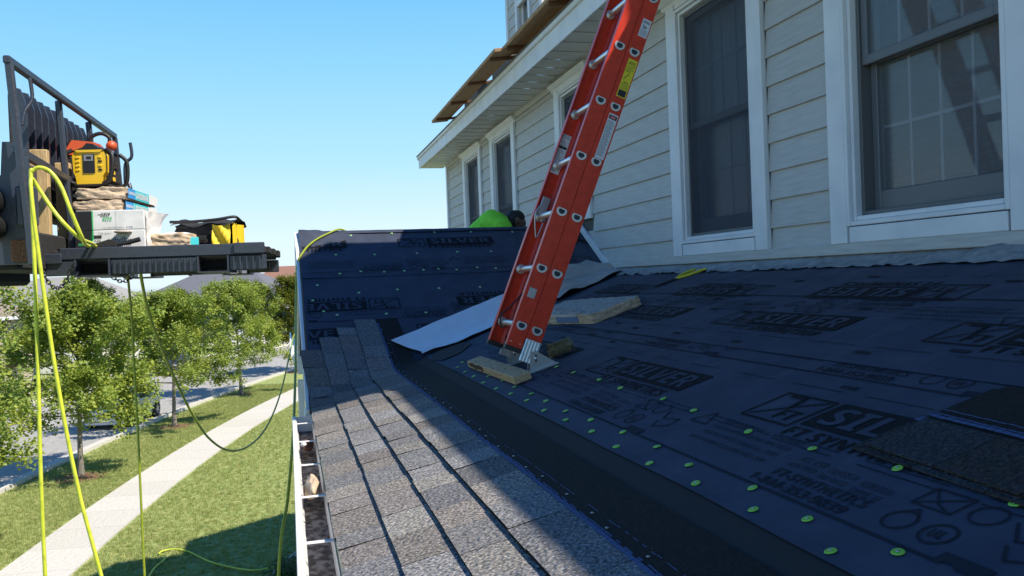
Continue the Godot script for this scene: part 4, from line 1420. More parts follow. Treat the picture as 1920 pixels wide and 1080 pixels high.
	# shoes: fluted aluminium bracket, slotted side plate, tread
	for side in 2:
		var z0: float = zn if side == 0 else zf
		var inw := -1.0 if side == 0 else 1.0
		var sh := MB.new()
		for k in 5:
			sh.box(at.call(-0.115, 0.055 + 0.017 * k, z0 + 0.006 * -inw), Vector3(0.014, 0.12, 0.010), 0.003, Basis(Q, R, Q.cross(R)))
		sh.box(at.call(-0.115, 0.09, z0), Vector3(0.086, 0.118, 0.008), 0.001, Basis(Q, R, Q.cross(R)))
		part("shoe_bracket", sh, M.alu, lad)
		var fx := Transform3D(Basis(em, nmn, em.cross(nmn)), Vector3(1.235, 0, z0))
		fx.origin.y = YE + SM * (1.235 - XE)
		var pl := MB.new()
		pl.prism(PackedVector2Array([Vector2(-0.065, 0.006), Vector2(0.085, 0.006), Vector2(0.075, 0.022), Vector2(0.0, 0.105), Vector2(-0.028, 0.105), Vector2(-0.045, 0.06)]), 0.014, 0.018, fx)
		pl.prism(PackedVector2Array([Vector2(-0.065, 0.006), Vector2(0.085, 0.006), Vector2(0.075, 0.022), Vector2(0.0, 0.105), Vector2(-0.028, 0.105), Vector2(-0.045, 0.06)]), -0.034, -0.030, fx)
		pl.prism(PackedVector2Array([Vector2(-0.068, 0.006), Vector2(0.09, 0.006), Vector2(0.09, 0.011), Vector2(-0.068, 0.011)]), -0.045, 0.045, fx)
		var pn := part("shoe_plate", pl, M.alu_dull, lad)
		var slot := MB.new()
		slot.tube([fx * Vector3(-0.018, 0.05, 0.0184), fx * Vector3(-0.005, 0.085, 0.0184)], 0.005, 6)
		part("slot", slot, M.black, pn)
		var bo := MB.new()
		bo.ball(fx * Vector3(-0.012, 0.068, 0.020), Vector3(0.009, 0.009, 0.006), fx.basis, 4, 8)
		part("bolt", bo, M.alu, pn)
		var tr := MB.new()
		tr.box(fx * Vector3(0.011, 0.001, 0), Vector3(0.155, 0.010, 0.085), 0.002, fx.basis)
		part("tread", tr, M.black, lad)

func lay(u: float, z: float, h := 0.0, turn := 0.0) -> Transform3D:
	# a frame on the low roof: x up the slope, y off it, z towards the eye
	return Transform3D(Basis(em, nmn, em.cross(nmn)).rotated(nmn, turn), mp(u, z, h))

func roof_items() -> void:
	# short plank in front of the ladder's feet
	var pk := thing("wood_block", "short rough timber plank lying on the dark roof against the ladder's feet", "plank", mp(0.99, -4.5))
	var f := lay(0.998, -4.45, 0.028, 0.02)
	var b := MB.new()
	b.box(f.origin, Vector3(0.092, 0.042, 1.0), 0.004, f.basis)
	var pn := part("board", b, M.wood, pk)
	var bk := MB.new()
	for k in 6:
		bk.box(f * Vector3(-0.0462, 0.004 + 0.003 * sin(k * 2.0), -0.42 + 0.055 * k), Vector3(0.003, 0.022 + 0.004 * (k % 3), 0.058), 0.001, f.basis)
	part("bark", bk, M.bark_dark, pn)
	for k in 6:
		var nb := MB.new()
		nb.ball(f * Vector3(0.03 * ((k % 3) - 1), 0.0212, -0.35 + 0.14 * k), Vector3(0.007, 0.001, 0.007), f.basis, 4, 8)
		part("nail_hole", nb, M.bark_dark, pn)
	# coil of roofing nails
	var cn := thing("nail_coil", "brass coloured coil of roofing nails beside the ladder's foot", "nail coil", mp(1.33, -4.31))
	f = lay(1.335, -4.30, 0.042)
	for r in 5:
		for k in (1 if r == 0 else 7):
			pass
	for k in 13:
		var a := -0.9 + k * 0.15
		var c: Vector3 = f * Vector3(-0.055 + 0.0095 * k, 0.002 * sin(k * 1.7), 0.003 * cos(k * 1.3))
		var ring := []
		for j in 15:
			var t := TAU * j / 14.0
			ring.append(c + em * (0.006 * sin(a)) + nmn * (0.036 * sin(t)) + Vector3(0, 0, 0.036 * cos(t)))
		ptube("nail_loop", ring, 0.0028, M.brass, cn, 5)
	# opened bundle of shingles, its wrapper soiled
	var bu := thing("shingle_bundle", "opened paper wrapped shingle bundle lying on the dark roof behind the ladder", "shingle bundle", mp(1.9, -5.4))
	f = lay(1.86, -5.38, 0.0, 0.14)
	soft_bundle(bu, f, Vector3(0.37, 0.075, 1.02), 5, M.paper, M.paper_in, true)
	# tin snips
	var sn := thing("tin_snips", "pair of tin snips with yellow handles lying near the house wall", "snips", mp(2.6, -5.45))
	f = lay(2.62, -5.42, 0.014, 0.0)
	for s in [-1.0, 1.0]:
		var hd := MB.new()
		hd.tube(curve([f * Vector3(0.0, 0.002, 0.004 * s), f * Vector3(0.045, 0.004, 0.042 * s), f * Vector3(0.12, 0.006, 0.075 * s), f * Vector3(0.20, 0.006, 0.085 * s)], 5), [0.006, 0.007, 0.008, 0.008, 0.009, 0.0095, 0.010, 0.010, 0.010, 0.0105, 0.0105, 0.0105, 0.0105, 0.010, 0.0095, 0.008], 8)
		part("handle", hd, M.grip_yellow, sn)
		var bl := MB.new()
		bl.prism(PackedVector2Array([Vector2(0.03, -0.016), Vector2(0.03, 0.016), Vector2(-0.11, 0.016), Vector2(-0.17, 0.002), Vector2(-0.12, -0.015)]), -0.002 + 0.0045 * s, 0.002 + 0.0045 * s, f * Transform3D(Basis(Vector3(1, 0, 0), Vector3(0, 0, -1), Vector3(0, 1, 0)).rotated(Vector3.UP, 0.08 * s), Vector3.ZERO))
		part("blade", bl, M.blackmatte, sn)
	var pv := MB.new()
	pv.ball(f * Vector3(0, 0.006, 0), Vector3(0.009, 0.006, 0.009), f.basis, 5, 10)
	part("pivot", pv, M.nail, sn)
	# loose shingles on the right
	for k in 2:
		var t := thing("loose_shingle", ["lower of the two loose dark shingles lying on the membrane at right", "upper of two loose dark shingles on the membrane at right, with blue chalk line"][k], "shingle", mp(1.45, -1.2), "loose shingles on the membrane")
		f = lay(1.228 + 0.0 * k, -1.765 + 0.03 * k, 0.006 + 0.0075 * k, -0.05 - 0.01 * k)
		var h := 0.0045
		var body := MB.new()
		var g := []
		for r in 2:
			var row := []
			for c in 12:
				row.append(f * Vector3(0.02 * k + 0.43 * r, h + 0.004 * sin(c * 0.7 + k) * (1 - r), 1.0 * c / 11.0))
			g.append(row)
		body.box(f * Vector3(0.225 + 0.01 * k, 0.0, 0.5), Vector3(0.41, 0.006, 1.0), 0.001, f.basis)
		part("mat", body, M.headlap, t)
		var w := 0.0
		var cols := [Color(0.055, 0.053, 0.056), Color(0.07, 0.072, 0.085), Color(0.072, 0.062, 0.062), Color(0.05, 0.052, 0.062)]
		var i := k
		while w < 0.99:
			var wd := minf(rng.randf_range(0.17, 0.27), 1.0 - w)
			var tb := MB.new()
			tb.col = cols[i % 4]
			tb.box(f * Vector3(0.09 + 0.02 * k, 0.0052, w + wd * 0.5), Vector3(0.178, 0.005, wd - 0.004), 0.001, f.basis)
			part("tab", tb, M.shingle, t)
			w += wd; i += 1
		var ch := MB.new()
		for q in [[0.19, 0.203], [0.207, 0.212], [0.232, 0.236]]:
			for j in 40:
				var a := 0.025 * j; var c := a + 0.023
				var kk := rng.randf_range(-0.0012, 0.0012) + 0.02 * k
				ch.quad(f * Vector3(q[0] + kk, 0.0083, a), f * Vector3(q[0] + kk, 0.0083, c), f * Vector3(q[1] + kk, 0.0083, c), f * Vector3(q[1] + kk, 0.0083, a))
		part("chalk_line", ch, M.chalk, t)
	# litter in the gutter
	var o := Vector3(0.065, YE - 0.12, 0)
	var cp1 := thing("crumpled_paper", "crumpled brown paper stuffed in the white gutter", "paper", o + Vector3(0, 0, -3.62))
	crumple(cp1, o + Vector3(0.0, 0.075, -3.62), Vector3(0.055, 0.075, 0.19), M.paper, 5, "sheet")
	var cp2 := thing("leaf_litter", "small heap of dry brown leaves and white scraps at the gutter's far end", "leaf litter", o + Vector3(0, 0, -4.7))
	crumple(cp2, o + Vector3(0.005, 0.05, -4.72), Vector3(0.05, 0.045, 0.17), M.mulch, 8, "leaves")
	crumple(cp2, o + Vector3(-0.02, 0.085, -4.58), Vector3(0.025, 0.018, 0.06), M.white, 11, "scrap")

func crumple(t: Node3D, c: Vector3, rad: Vector3, m: Material, sd: int, called: String) -> void:
	var nz := noise(1.0, 3, sd)
	nz.noise_type = FastNoiseLite.TYPE_CELLULAR
	var b := MB.new()
	var g := []
	for i in 13:
		var row := []
		for k in 19:
			var th := PI * i / 12.0; var ph := TAU * k / 18.0
			var d := Vector3(sin(th) * cos(ph), cos(th), sin(th) * sin(ph))
			var r := 0.85 + 0.55 * nz.get_noise_3d(d.x * 1.6, d.y * 1.6, d.z * 1.6)
			row.append(c + d * rad * r)
		g.append(row)
	b.grid(g, true)
	part(called, b, m, t)

# a paper parcel of shingles: rounded block with creased faces, built in frame f, resting on it
func soft_bundle(t: Node3D, f: Transform3D, size: Vector3, sd: int, m: Material, top: Material, torn := false) -> MeshInstance3D:
	var nz := noise(1.0, 4, sd)
	var b := MB.new()
	var tb := MB.new()
	var h := size * 0.5
	var nx := 14
	var faces := [[Vector3(1, 0, 0), Vector3(0, 1, 0), Vector3(0, 0, 1)], [Vector3(-1, 0, 0), Vector3(0, 1, 0), Vector3(0, 0, -1)], [Vector3(0, 1, 0), Vector3(1, 0, 0), Vector3(0, 0, -1)], [Vector3(0, -1, 0), Vector3(1, 0, 0), Vector3(0, 0, 1)], [Vector3(0, 0, 1), Vector3(0, 1, 0), Vector3(-1, 0, 0)], [Vector3(0, 0, -1), Vector3(0, 1, 0), Vector3(1, 0, 0)]]
	var i := 0
	for fc in faces:
		var g := []
		for r in nx + 1:
			var row := []
			for k in nx + 1:
				var p: Vector3 = fc[0] + fc[1] * (2.0 * r / nx - 1) + fc[2] * (2.0 * k / nx - 1)
				# squared-off rounding
				var q := Vector3(signf(p.x) * pow(absf(p.x), 1.0), p.y, p.z)
				var e := maxf(maxf(minf(absf(q.x), absf(q.y)), minf(absf(q.y), absf(q.z))), minf(absf(q.x), absf(q.z)))
				var s := q * h
				var rn := 1.0 - 0.035 * pow(e, 6)
				s *= Vector3(rn, 1.0 - 0.16 * pow(maxf(absf(q.x), absf(q.z)) if absf(q.y) > 0.98 else 0.0, 10), rn)
				var dsp := (0.35 if torn and size.z > 0.8 else 1.0) * 0.016 * nz.get_noise_3d(s.x * 9, s.y * 26, s.z * 7) + 0.010 * nz.get_noise_3d(s.x * 24, s.y * 60, s.z * 24)
				if absf(q.y + 1) < 0.01: dsp = 0.0
				if torn and size.z > 0.8 and absf(q.y) > 0.98: dsp *= 0.6
				s += q.normalized() * dsp
				row.append(f * (s + Vector3(0, h.y, 0)))
			g.append(row)
		if i == 2 and torn: tb.grid(g)
		else: b.grid(g)
		i += 1
	var o := part("wrapper", b, m, t)
	if torn:
		part("torn_top", tb, top, t)
		var bl := MB.new()
		for k in 5:
			bl.ball(f * Vector3(h.x * (0.1 + 0.14 * k) - 0.2, size.y * 1.0, -h.z * 0.2 + 0.17 * ((k * 3) % 4) - 0.1), Vector3(0.05, 0.010, 0.035), f.basis.rotated(f.basis.y, k), 5, 9)
		part("paper_scraps", bl, M.paper_in, t)
		var bp := MB.new()
		bp.box(f * Vector3(-h.x * 1.0, h.y, h.z * 0.30), Vector3(0.008, size.y * 0.55, h.z * 0.62), 0.002, f.basis)
		part("blue_print", bp, M.blue_dull, t)
	return o

# ---------------------------------------------------------------- the lift: fork carriage, pallet and its load
var d1 := Vector3(0.05098, 0, -0.9987)
var d2 := Vector3(0.9987, 0, 0.05098)
var TB := Basis(Vector3(0.9987, 0, 0.05098), Vector3.UP, Vector3(-0.05098, 0, 0.9987))
# a to the right along the forks, b up, c away
func tp(a: float, b: float, c: float) -> Vector3:
	return d2 * a + Vector3(0, b, 0) + d1 * c

func tbox(called: String, a0: float, a1: float, b0: float, b1: float, c0: float, c1: float, m: Material, par: Node, bev := 0.004) -> MeshInstance3D:
	return pbox(called, tp((a0 + a1) * 0.5, (b0 + b1) * 0.5, (c0 + c1) * 0.5), Vector3(absf(a1 - a0), absf(b1 - b0), absf(c1 - c0)), m, par, bev, TB)

func build_lift() -> void:
	var te := thing("telehandler", "black steel fork carriage and load guard of a telehandler raised at left", "telehandler", tp(-1.6, GY, 4.9))
	# load guard: four posts and rails of square tube
	var ps := [[3.9, -1.240, 0.13, -1.295, 0.985], [4.72, -1.30, 0.10, -1.345, 1.0], [5.30, -1.31, 0.30, -1.355, 1.0], [5.85, -1.30, 0.30, -1.342, 1.005]]
	for p in ps:
		pbar("guard_post", tp(p[1], p[2], p[0]), tp(p[3], p[4], p[0]), 0.03, 0.03, M.steel, te, d2, 0.006)
	pbar("guard_rail", tp(-1.298, 0.995, 3.88), tp(-1.346, 1.015, 5.87), 0.03, 0.034, M.steel, te, Vector3.UP, 0.005)
	pbar("guard_rail", tp(-1.292, 0.625, 3.93), tp(-1.325, 0.60, 4.70), 0.035, 0.035, M.steel, te, Vector3.UP, 0.006)
	pbar("guard_rail", tp(-1.33, 0.60, 4.75), tp(-1.33, 0.60, 5.82), 0.035, 0.035, M.steel, te, Vector3.UP, 0.006)
	# bent rod handles on the outer posts
	ptube("rod_handle", curve([tp(-1.255, 0.95, 4.02), tp(-1.25, 0.86, 4.02), tp(-1.275, 0.80, 4.0), tp(-1.285, 0.74, 3.99)], 5), 0.009, M.steel, te, 6)
	ptube("rod_handle", curve([tp(-1.25, 0.97, 5.85), tp(-1.245, 0.88, 5.85), tp(-1.285, 0.83, 5.85), tp(-1.29, 0.70, 5.85)], 5), 0.011, M.steel, te, 6)
	ptube("rod_handle", curve([tp(-1.26, 0.70, 5.80), tp(-1.25, 0.66, 5.79), tp(-1.30, 0.64, 5.80)], 5), 0.014, M.steel, te, 6)
	# grille of upright fins behind it
	for k in 11:
		var c := 4.55 + 0.107 * k
		var bt := 1.0
		var b := MB.new()
		var poly := PackedVector2Array([Vector2(-1.50, 0.62), Vector2(-1.44, 0.62), Vector2(-1.44, bt - 0.06), Vector2(-1.465, bt + 0.02), Vector2(-1.50, bt + 0.03)])
		b.prism(poly, -c - 0.008, -c + 0.008, Transform3D(TB, Vector3.ZERO))
		part("grille_fin", b, M.steel, te)
	tbox("grille_bar", -1.50, -1.43, 0.56, 0.645, 4.50, 5.68, M.steel, te)
	tbox("grille_back", -1.515, -1.502, 0.50, 0.99, 4.52, 5.66, M.blackmatte, te)
	# carriage side plates
	var cpz := MB.new()
	cpz.prism(PackedVector2Array([Vector2(-1.36, 0.665), Vector2(-1.315, 0.665), Vector2(-1.275, 0.60), Vector2(-1.235, 0.14), Vector2(-1.40, 0.14)]), -4.02, -3.97, Transform3D(TB, Vector3.ZERO))
	part("side_plate", cpz, M.steel, te)
	tbox("rusty_bracket", -1.335, -1.262, 0.15, 0.245, 3.94, 3.968, M.rust, te)
	tbox("lower_bracket", -1.305, -1.225, 0.30, 0.47, 3.925, 3.968, M.steel, te, 0.008)
	tbox("carriage_beam", -1.60, -1.34, 0.12, 0.30, 4.05, 5.75, M.blackmatte, te, 0.01)
	tbox("carriage_beam", -1.62, -1.46, 0.42, 0.50, 4.05, 5.75, M.blackmatte, te, 0.01)
	for c in [4.56, 5.58]:
		tbox("upright", -1.60, -1.50, 0.28, 0.60, c, c + 0.07, M.steel, te)
	for k in 3:
		ptube("hydraulic_hose", curve([tp(-1.62, 0.36 + 0.05 * k, 4.1), tp(-1.54, 0.42 + 0.06 * k, 4.02), tp(-1.45, 0.36 + 0.04 * k, 4.04), tp(-1.44, 0.28, 4.2)], 6), 0.016, M.black, te, 8)
	ptube("tilt_cylinder", [tp(-1.50, 0.30, 4.95), tp(-2.6, 0.05, 4.95)], 0.06, M.steel, te, 12)
	tbox("boom", -4.6, -1.63, 0.06, 0.42, 4.65, 5.1, M.blackmatte, te, 0.02)
	var kn := MB.new()
	kn.tube([tp(-1.43, 0.41, 3.80), tp(-1.43, 0.41, 4.1)], 0.075, 16)
	kn.tube([tp(-1.40, 0.30, 3.84), tp(-1.40, 0.30, 4.1)], 0.05, 16)
	part("pivot_pin", kn, M.black, te)
	for c in [4.53, 5.12]:
		tbox("fork", -1.40, -0.36, 0.105, 0.15, c, c + 0.11, M.blackmatte, te)
	# ---- the steel pallet
	var pa := thing("steel_pallet", "black steel pallet carried on the raised forks, loaded with roofing supplies", "pallet", tp(-0.83, 0.09, 4.9))
	for c in [4.40, 5.36]:
		tbox("side_rail", -1.28, -0.34, 0.168, 0.225, c, c + 0.05, M.steel, pa)
		var blocks := [[-1.345, -1.215], [-1.055, -0.655], [-0.505, -0.325]]
		for q in blocks:
			tbox("stringer_block", q[0], q[1], 0.092, 0.166, c + 0.006, c + 0.04, M.steel, pa)
		for q in [[-1.215, -1.055], [-0.655, -0.505]]:
			for e in [q[0] + 0.004, q[1] - 0.004]:
				tbox("pocket_plate", e - 0.004, e + 0.004, 0.088, 0.166, c - 0.012, c + 0.35, M.steel, pa, 0.001)
			tbox("pocket_plate", q[0], q[1], 0.084, 0.090, c - 0.012, c + 0.35, M.steel, pa, 0.001)
	tbox("lug", -1.05 + 0.57, -0.33, 0.172, 0.228, 4.385, 4.398, M.steel, pa)
	tbox("lug", -1.345, -1.27, 0.15, 0.20, 4.39, 4.44, M.steel, pa)
	for k in 7:
		var c0 := 4.455 + 0.13 * k
		tbox("deck_board", -1.33, -0.335 + 0.004 * k + (0.012 if k % 2 == 1 else 0.0), 0.178, 0.214, c0, c0 + 0.118, M.blackmatte, pa)
	for k in 14:
		var a := -1.04 + 0.027 * k
		tbox("rib", a, a + 0.008, 0.094, 0.160, 4.392, 4.405, M.steel, pa, 0.001)
	for k in 5:
		var a := -0.485 + 0.031 * k
		tbox("rib", a, a + 0.008, 0.094, 0.160, 4.392, 4.405, M.steel, pa, 0.001)
	# ---- slack chains under the carriage
	for s in 2:
		var cs := thing("chain", ["slack steel chain looping below the pallet's left end", "shorter slack chain below the pallet, right of the other"][s], "chain", tp(-1.27 + 0.26 * s, 0.10, 4.42))
		var A := tp(-1.345, 0.115, 4.36) if s == 0 else tp(-1.12, 0.086, 4.7)
		var B := tp(-1.22, 0.12, 4.36) if s == 0 else tp(-1.02, 0.086, 4.7)
		var n := 13 if s == 0 else 7
		var sag := 0.085 if s == 0 else 0.028
		var P := func(t: float) -> Vector3: return A.lerp(B, t) - Vector3(0, sag * 4 * t * (1 - t), 0)
		for k in n:
			var p0: Vector3 = P.call((k - 0.2) / n); var p1: Vector3 = P.call((k + 1.2) / n)
			var ax := (p1 - p0).normalized()
			var sd := ax.cross(d1 if k % 2 == 0 else Vector3.UP).normalized()
			if k % 2 == 1: sd = d1
			var lk := []
			for j in 13:
				var an := TAU * j / 12.0
				var hl := (p1 - p0).length() * 0.5
				lk.append((p0 + p1) * 0.5 + ax * (cos(an) * hl) + sd * (sin(an) * 0.0085))
			ptube("link", lk, 0.0028, M.black, cs, 5)
	pile_goods()

func pile_goods() -> void:
	# two cartons of coil nails
	for k in 2:
		var b0 := 0.2165 + 0.0985 * k
		var bx := thing("nail_carton", ["white carton of coil nails, lower of the two at the pallet's front", "white carton of coil nails on top of the other carton, with a dark left end"][k], "carton", tp(-1.06, b0, 4.68), "cartons of coil nails on the pallet")
		var c := tbox("carton", -1.232 + 0.004 * k, -0.912, b0, b0 + 0.0965, 4.50, 4.80, M.offwhite, bx, 0.003)
		tbox("lid_flap", -1.07, -0.914, b0 + 0.0968, b0 + 0.0985, 4.502, 4.798, M.white, bx, 0.0)
		var X := d2
		var o := tp(-1.232, b0, 4.4985)
		# dark end panel with a green slanted edge, lettering
		var dk := MB.new()
		var gr := MB.new()
		var tk := MB.new()
		var pl := func(m: MB, p: Array, off: float) -> void:
			for i in range(1, p.size() - 1):
				m.tri(o + X * p[0][0] + Vector3(0, p[0][1], 0) - d1 * off, o + X * p[i][0] + Vector3(0, p[i][1], 0) - d1 * off, o + X * p[i + 1][0] + Vector3(0, p[i + 1][1], 0) - d1 * off)
		if k == 1:
			pl.call(dk, [[0.004, 0.0], [0.078, 0.0], [0.078, 0.095], [0.004, 0.095]], 0.001)
			pl.call(gr, [[0.078, 0.0], [0.084, 0.0], [0.084, 0.095], [0.078, 0.095]], 0.001)
			write(tk, "GRIP", o + X * 0.118 + Vector3(0, 0.066, 0) - d1 * 0.001, X, Vector3.UP, 0.042, 0.018, true, "Droid Sans", 0.25)
			write(gr, "RITE", o + X * 0.126 + Vector3(0, 0.045, 0) - d1 * 0.001, X, Vector3.UP, 0.042, 0.018, true, "Droid Sans", 0.25)
			strip(tk, o - d1 * 0.001, X, Vector3.UP, 0.106, 0.075, 0.120, 0.078)
			write(tk, "COIL ROOFING NAILS", o + X * 0.125 + Vector3(0, 0.008, 0) - d1 * 0.001, X, Vector3.UP, 0.10, 0.006, false)
			write(tk, "1-1/4", o + X * 0.235 + Vector3(0, 0.008, 0) - d1 * 0.001, X, Vector3.UP, 0.03, 0.008)
			strip(tk, o - d1 * 0.0012, X, Vector3.UP, 0.188, 0.0, 0.1888, 0.095)
		else:
			pl.call(dk, [[0.0, 0.0], [0.052, 0.0], [0.078, 0.052], [0.078, 0.096], [0.0, 0.096]], 0.001)
			pl.call(gr, [[0.052, 0.0], [0.058, 0.0], [0.084, 0.052], [0.084, 0.096], [0.078, 0.096], [0.078, 0.052]], 0.001)
			write(tk, "COIL NAILS", o + X * 0.105 + Vector3(0, 0.078, 0) - d1 * 0.001, X, Vector3.UP, 0.06, 0.006, false)
			strip(tk, o - d1 * 0.001, X, Vector3.UP, 0.078, 0.058, 0.120, 0.072)
			write(tk, "120", o + X * 0.085 + Vector3(0, 0.040, 0) - d1 * 0.001, X, Vector3.UP, 0.03, 0.010)
			for j in 11:
				strip(tk, o - d1 * 0.001, X, Vector3.UP, 0.165 + 0.0085 * j, 0.018, 0.168 + 0.0085 * j, 0.052 + 0.006 * sin(j * 1.2))
				strip(tk, o - d1 * 0.001, X, Vector3.UP, 0.163 + 0.0085 * j, 0.052 + 0.006 * sin(j * 1.2), 0.170 + 0.0085 * j, 0.055 + 0.006 * sin(j * 1.2))
			write(gr, "RITE", o + X * 0.012 + Vector3(0, 0.022, 0) - d1 * 0.0015, X, Vector3.UP, 0.04, 0.012, true, "Droid Sans", 0.25)
		part("dark_panel", dk, M.black, bx)
		part("green_print", gr, M.green_ink, bx)
		part("print", tk, M.ink, bx)
	# a stack of wrapped shingle bundles behind
	var turn := Transform3D(TB.rotated(Vector3.UP, -0.10), tp(-1.16, 0.2165, 5.02))
	var names := ["lowest wrapped shingle bundle in the stack behind the cartons", "second wrapped shingle bundle from the bottom of the stack behind the cartons", "middle wrapped shingle bundle of the stack behind the cartons", "tan wrapped shingle bundle directly under the topmost one", "topmost tan wrapped shingle bundle, under the yellow jobsite radio"]
	for k in 5:
		var f := Transform3D(turn.basis.rotated(Vector3.UP, [0.04, -0.03, 0.05, 0.0, 0.02][k]), turn.origin + Vector3(0, 0.0685 * k, 0) + d2 * [0.0, 0.012, -0.02, 0.0, 0.008][k])
		var bd := thing("shingle_bundle", names[k], "shingle bundle", f.origin, "stack of shingle bundles on the pallet")
		soft_bundle(bd, f, Vector3(0.245, 0.068, 0.56), 40 + k, M.paper, M.paper)
		if k >= 2:
			var bl := MB.new(); var te := MB.new(); var wh := MB.new()
			var X := f.basis * Vector3(0, 0, -1)
			var o := f * Vector3(0.1385, 0.008, 0.275)
			strip(bl, o, X, Vector3.UP, 0.01, 0.0, 0.13, 0.052)
			strip(te, o, X, Vector3.UP, 0.13, 0.0, 0.38, 0.052)
			strip(wh, o, X, Vector3.UP, 0.38, 0.0, 0.54, 0.052)
			var off := f.basis.x * 0.0015
			write(wh, "CertainTeed", o + off + X * 0.015 + Vector3(0, 0.02, 0), X, Vector3.UP, 0.11, 0.02)
			write(wh, "LANDMARK", o + off + X * 0.14 + Vector3(0, 0.009, 0), X, Vector3.UP, 0.22, 0.034)
			part("blue_print", bl, M.blue, bd)
			part("teal_print", te, M.teal, bd)
			part("white_print", wh, M.white, bd)
	radio()
	saw()
	# a flatter bundle to the right, torn open
	var fb := thing("shingle_bundle", "flat torn shingle bundle lying on the pallet between the cartons and the tool bag", "shingle bundle", tp(-0.82, 0.2165, 4.75))
	soft_bundle(fb, Transform3D(TB.rotated(Vector3.UP, -0.06), tp(-0.815, 0.2165, 4.83)), Vector3(0.23, 0.085, 0.5), 71, M.paper, M.offwhite, true)
	var bp := MB.new()
	bp.box(tp(-0.705, 0.25, 4.62), Vector3(0.06, 0.05, 0.012), 0.002, TB.rotated(Vector3.UP, 0.5))
	part("blue_print", bp, M.teal, fb)
	# torn plastic wrap standing beside the cartons
	var pw := thing("plastic_wrap", "torn white plastic wrap standing up beside the nail cartons", "plastic wrap", tp(-0.895, 0.2165, 4.6))
	var g := []
	var nz := noise(1.0, 3, 61)
	for r in 10:
		var row := []
		for k in 6:
			row.append(tp(-0.908 + 0.020 * k / 5.0 + 0.05 * pow(r / 9.0, 3) * k / 5.0 + 0.012 * nz.get_noise_2d(r * 30, k * 20), 0.2165 + 0.021 * r, 4.52 + 0.04 * k + 0.02 * nz.get_noise_2d(k * 40, r * 25)))
		g.append(row)
	var wm := MB.new()
	wm.grid(g)
	part("sheet", wm, M.offwhite, pw)
	# tool bag
	var tg := thing("tool_bag", "black and yellow fabric tool bag lying at the pallet's right end", "tool bag", tp(-0.66, 0.2165, 4.9))
	var f := Transform3D(TB.rotated(Vector3.UP, -0.12), tp(-0.665, 0.2165, 4.92))
	soft_bundle(tg, f, Vector3(0.30, 0.145, 0.26), 83, M.blackmatte, M.blackmatte)
	var lid := MB.new()
	g = []
	for r in 8:
		var row := []
		for k in 15:
			var x := lerpf(-0.165, 0.175, k / 14.0)
			row.append(f * Vector3(x, 0.158 + 0.012 * sin(k * 0.9) + 0.006 * sin(r * 2.0) + (0.01 if k > 10 else 0.0) - 0.035 * pow(absf(r / 3.5 - 1), 3), lerpf(-0.15, 0.15, r / 7.0)))
		g.append(row)
	lid.grid(g)
	part("lid", lid, M.blackmatte, tg)
	ptube("piping", curve([f * Vector3(-0.16, 0.152, 0.152), f * Vector3(-0.05, 0.150, 0.158), f * Vector3(0.08, 0.158, 0.156), f * Vector3(0.175, 0.172, 0.13), f * Vector3(0.19, 0.15, 0.10)], 6), 0.008, M.black, tg, 6)
	var yp := MB.new()
	g = []
	for r in 6:
		var row := []
		for k in 8:
			row.append(f * Vector3(lerpf(0.055, 0.150, k / 7.0), lerpf(0.012, 0.135, r / 5.0) - 0.01 * sin(k * 0.5), 0.146 + 0.012 * sin(k * 1.1 + r)))
		g.append(row)
	yp.grid(g, true)
	g = []
	for r in 6:
		var row := []
		for k in 8:
			row.append(f * Vector3(0.162 + 0.012 * sin(k * 1.3), lerpf(0.012, 0.14, r / 5.0), lerpf(0.142, -0.12, k / 7.0)))
		g.append(row)
	yp.grid(g, true)
	part("yellow_panel", yp, M.hivis_yellow, tg)
	pbox("strap", f * Vector3(0.0, 0.06, 0.156), Vector3(0.055, 0.03, 0.012), M.black, tg, 0.004, f.basis)
	# wedge and bar lying on the front edge
	var wd := thing("flat_bar", "black pry tool lying along the pallet's front edge before the cartons", "pry tool", tp(-1.08, 0.226, 4.43))
	var wp := MB.new()
	wp.prism(PackedVector2Array([Vector2(-1.15, 0.2265), Vector2(-1.03, 0.2265), Vector2(-1.03, 0.252), Vector2(-1.06, 0.264), Vector2(-1.15, 0.236)]), -4.475, -4.42, Transform3D(TB, Vector3.ZERO))
	part("head", wp, M.blackmatte, wd)
	ptube("handle", [tp(-1.03, 0.238, 4.45), tp(-0.98, 0.247, 4.45), tp(-0.925, 0.262, 4.45)], [0.008, 0.012, 0.0125], M.black, wd, 8)
	# boards standing upright in the carriage
	for k in 2:
		var lp := thing("upright_board", ["pale timber board standing upright behind the load guard, nearer one", "narrower pale timber board standing behind the load guard, farther one"][k], "board", tp(-1.45 + 0.03 * k, 0.30, 4.75), "boards standing in the carriage")
		tbox("board", -1.47 + 0.135 * 0 + 0.045 * k, -1.38 + 0.03 * k, 0.302, 0.735 - 0.03 * k, 4.62 + 0.26 * k, 4.66 + 0.26 * k, M.wood_x, lp)

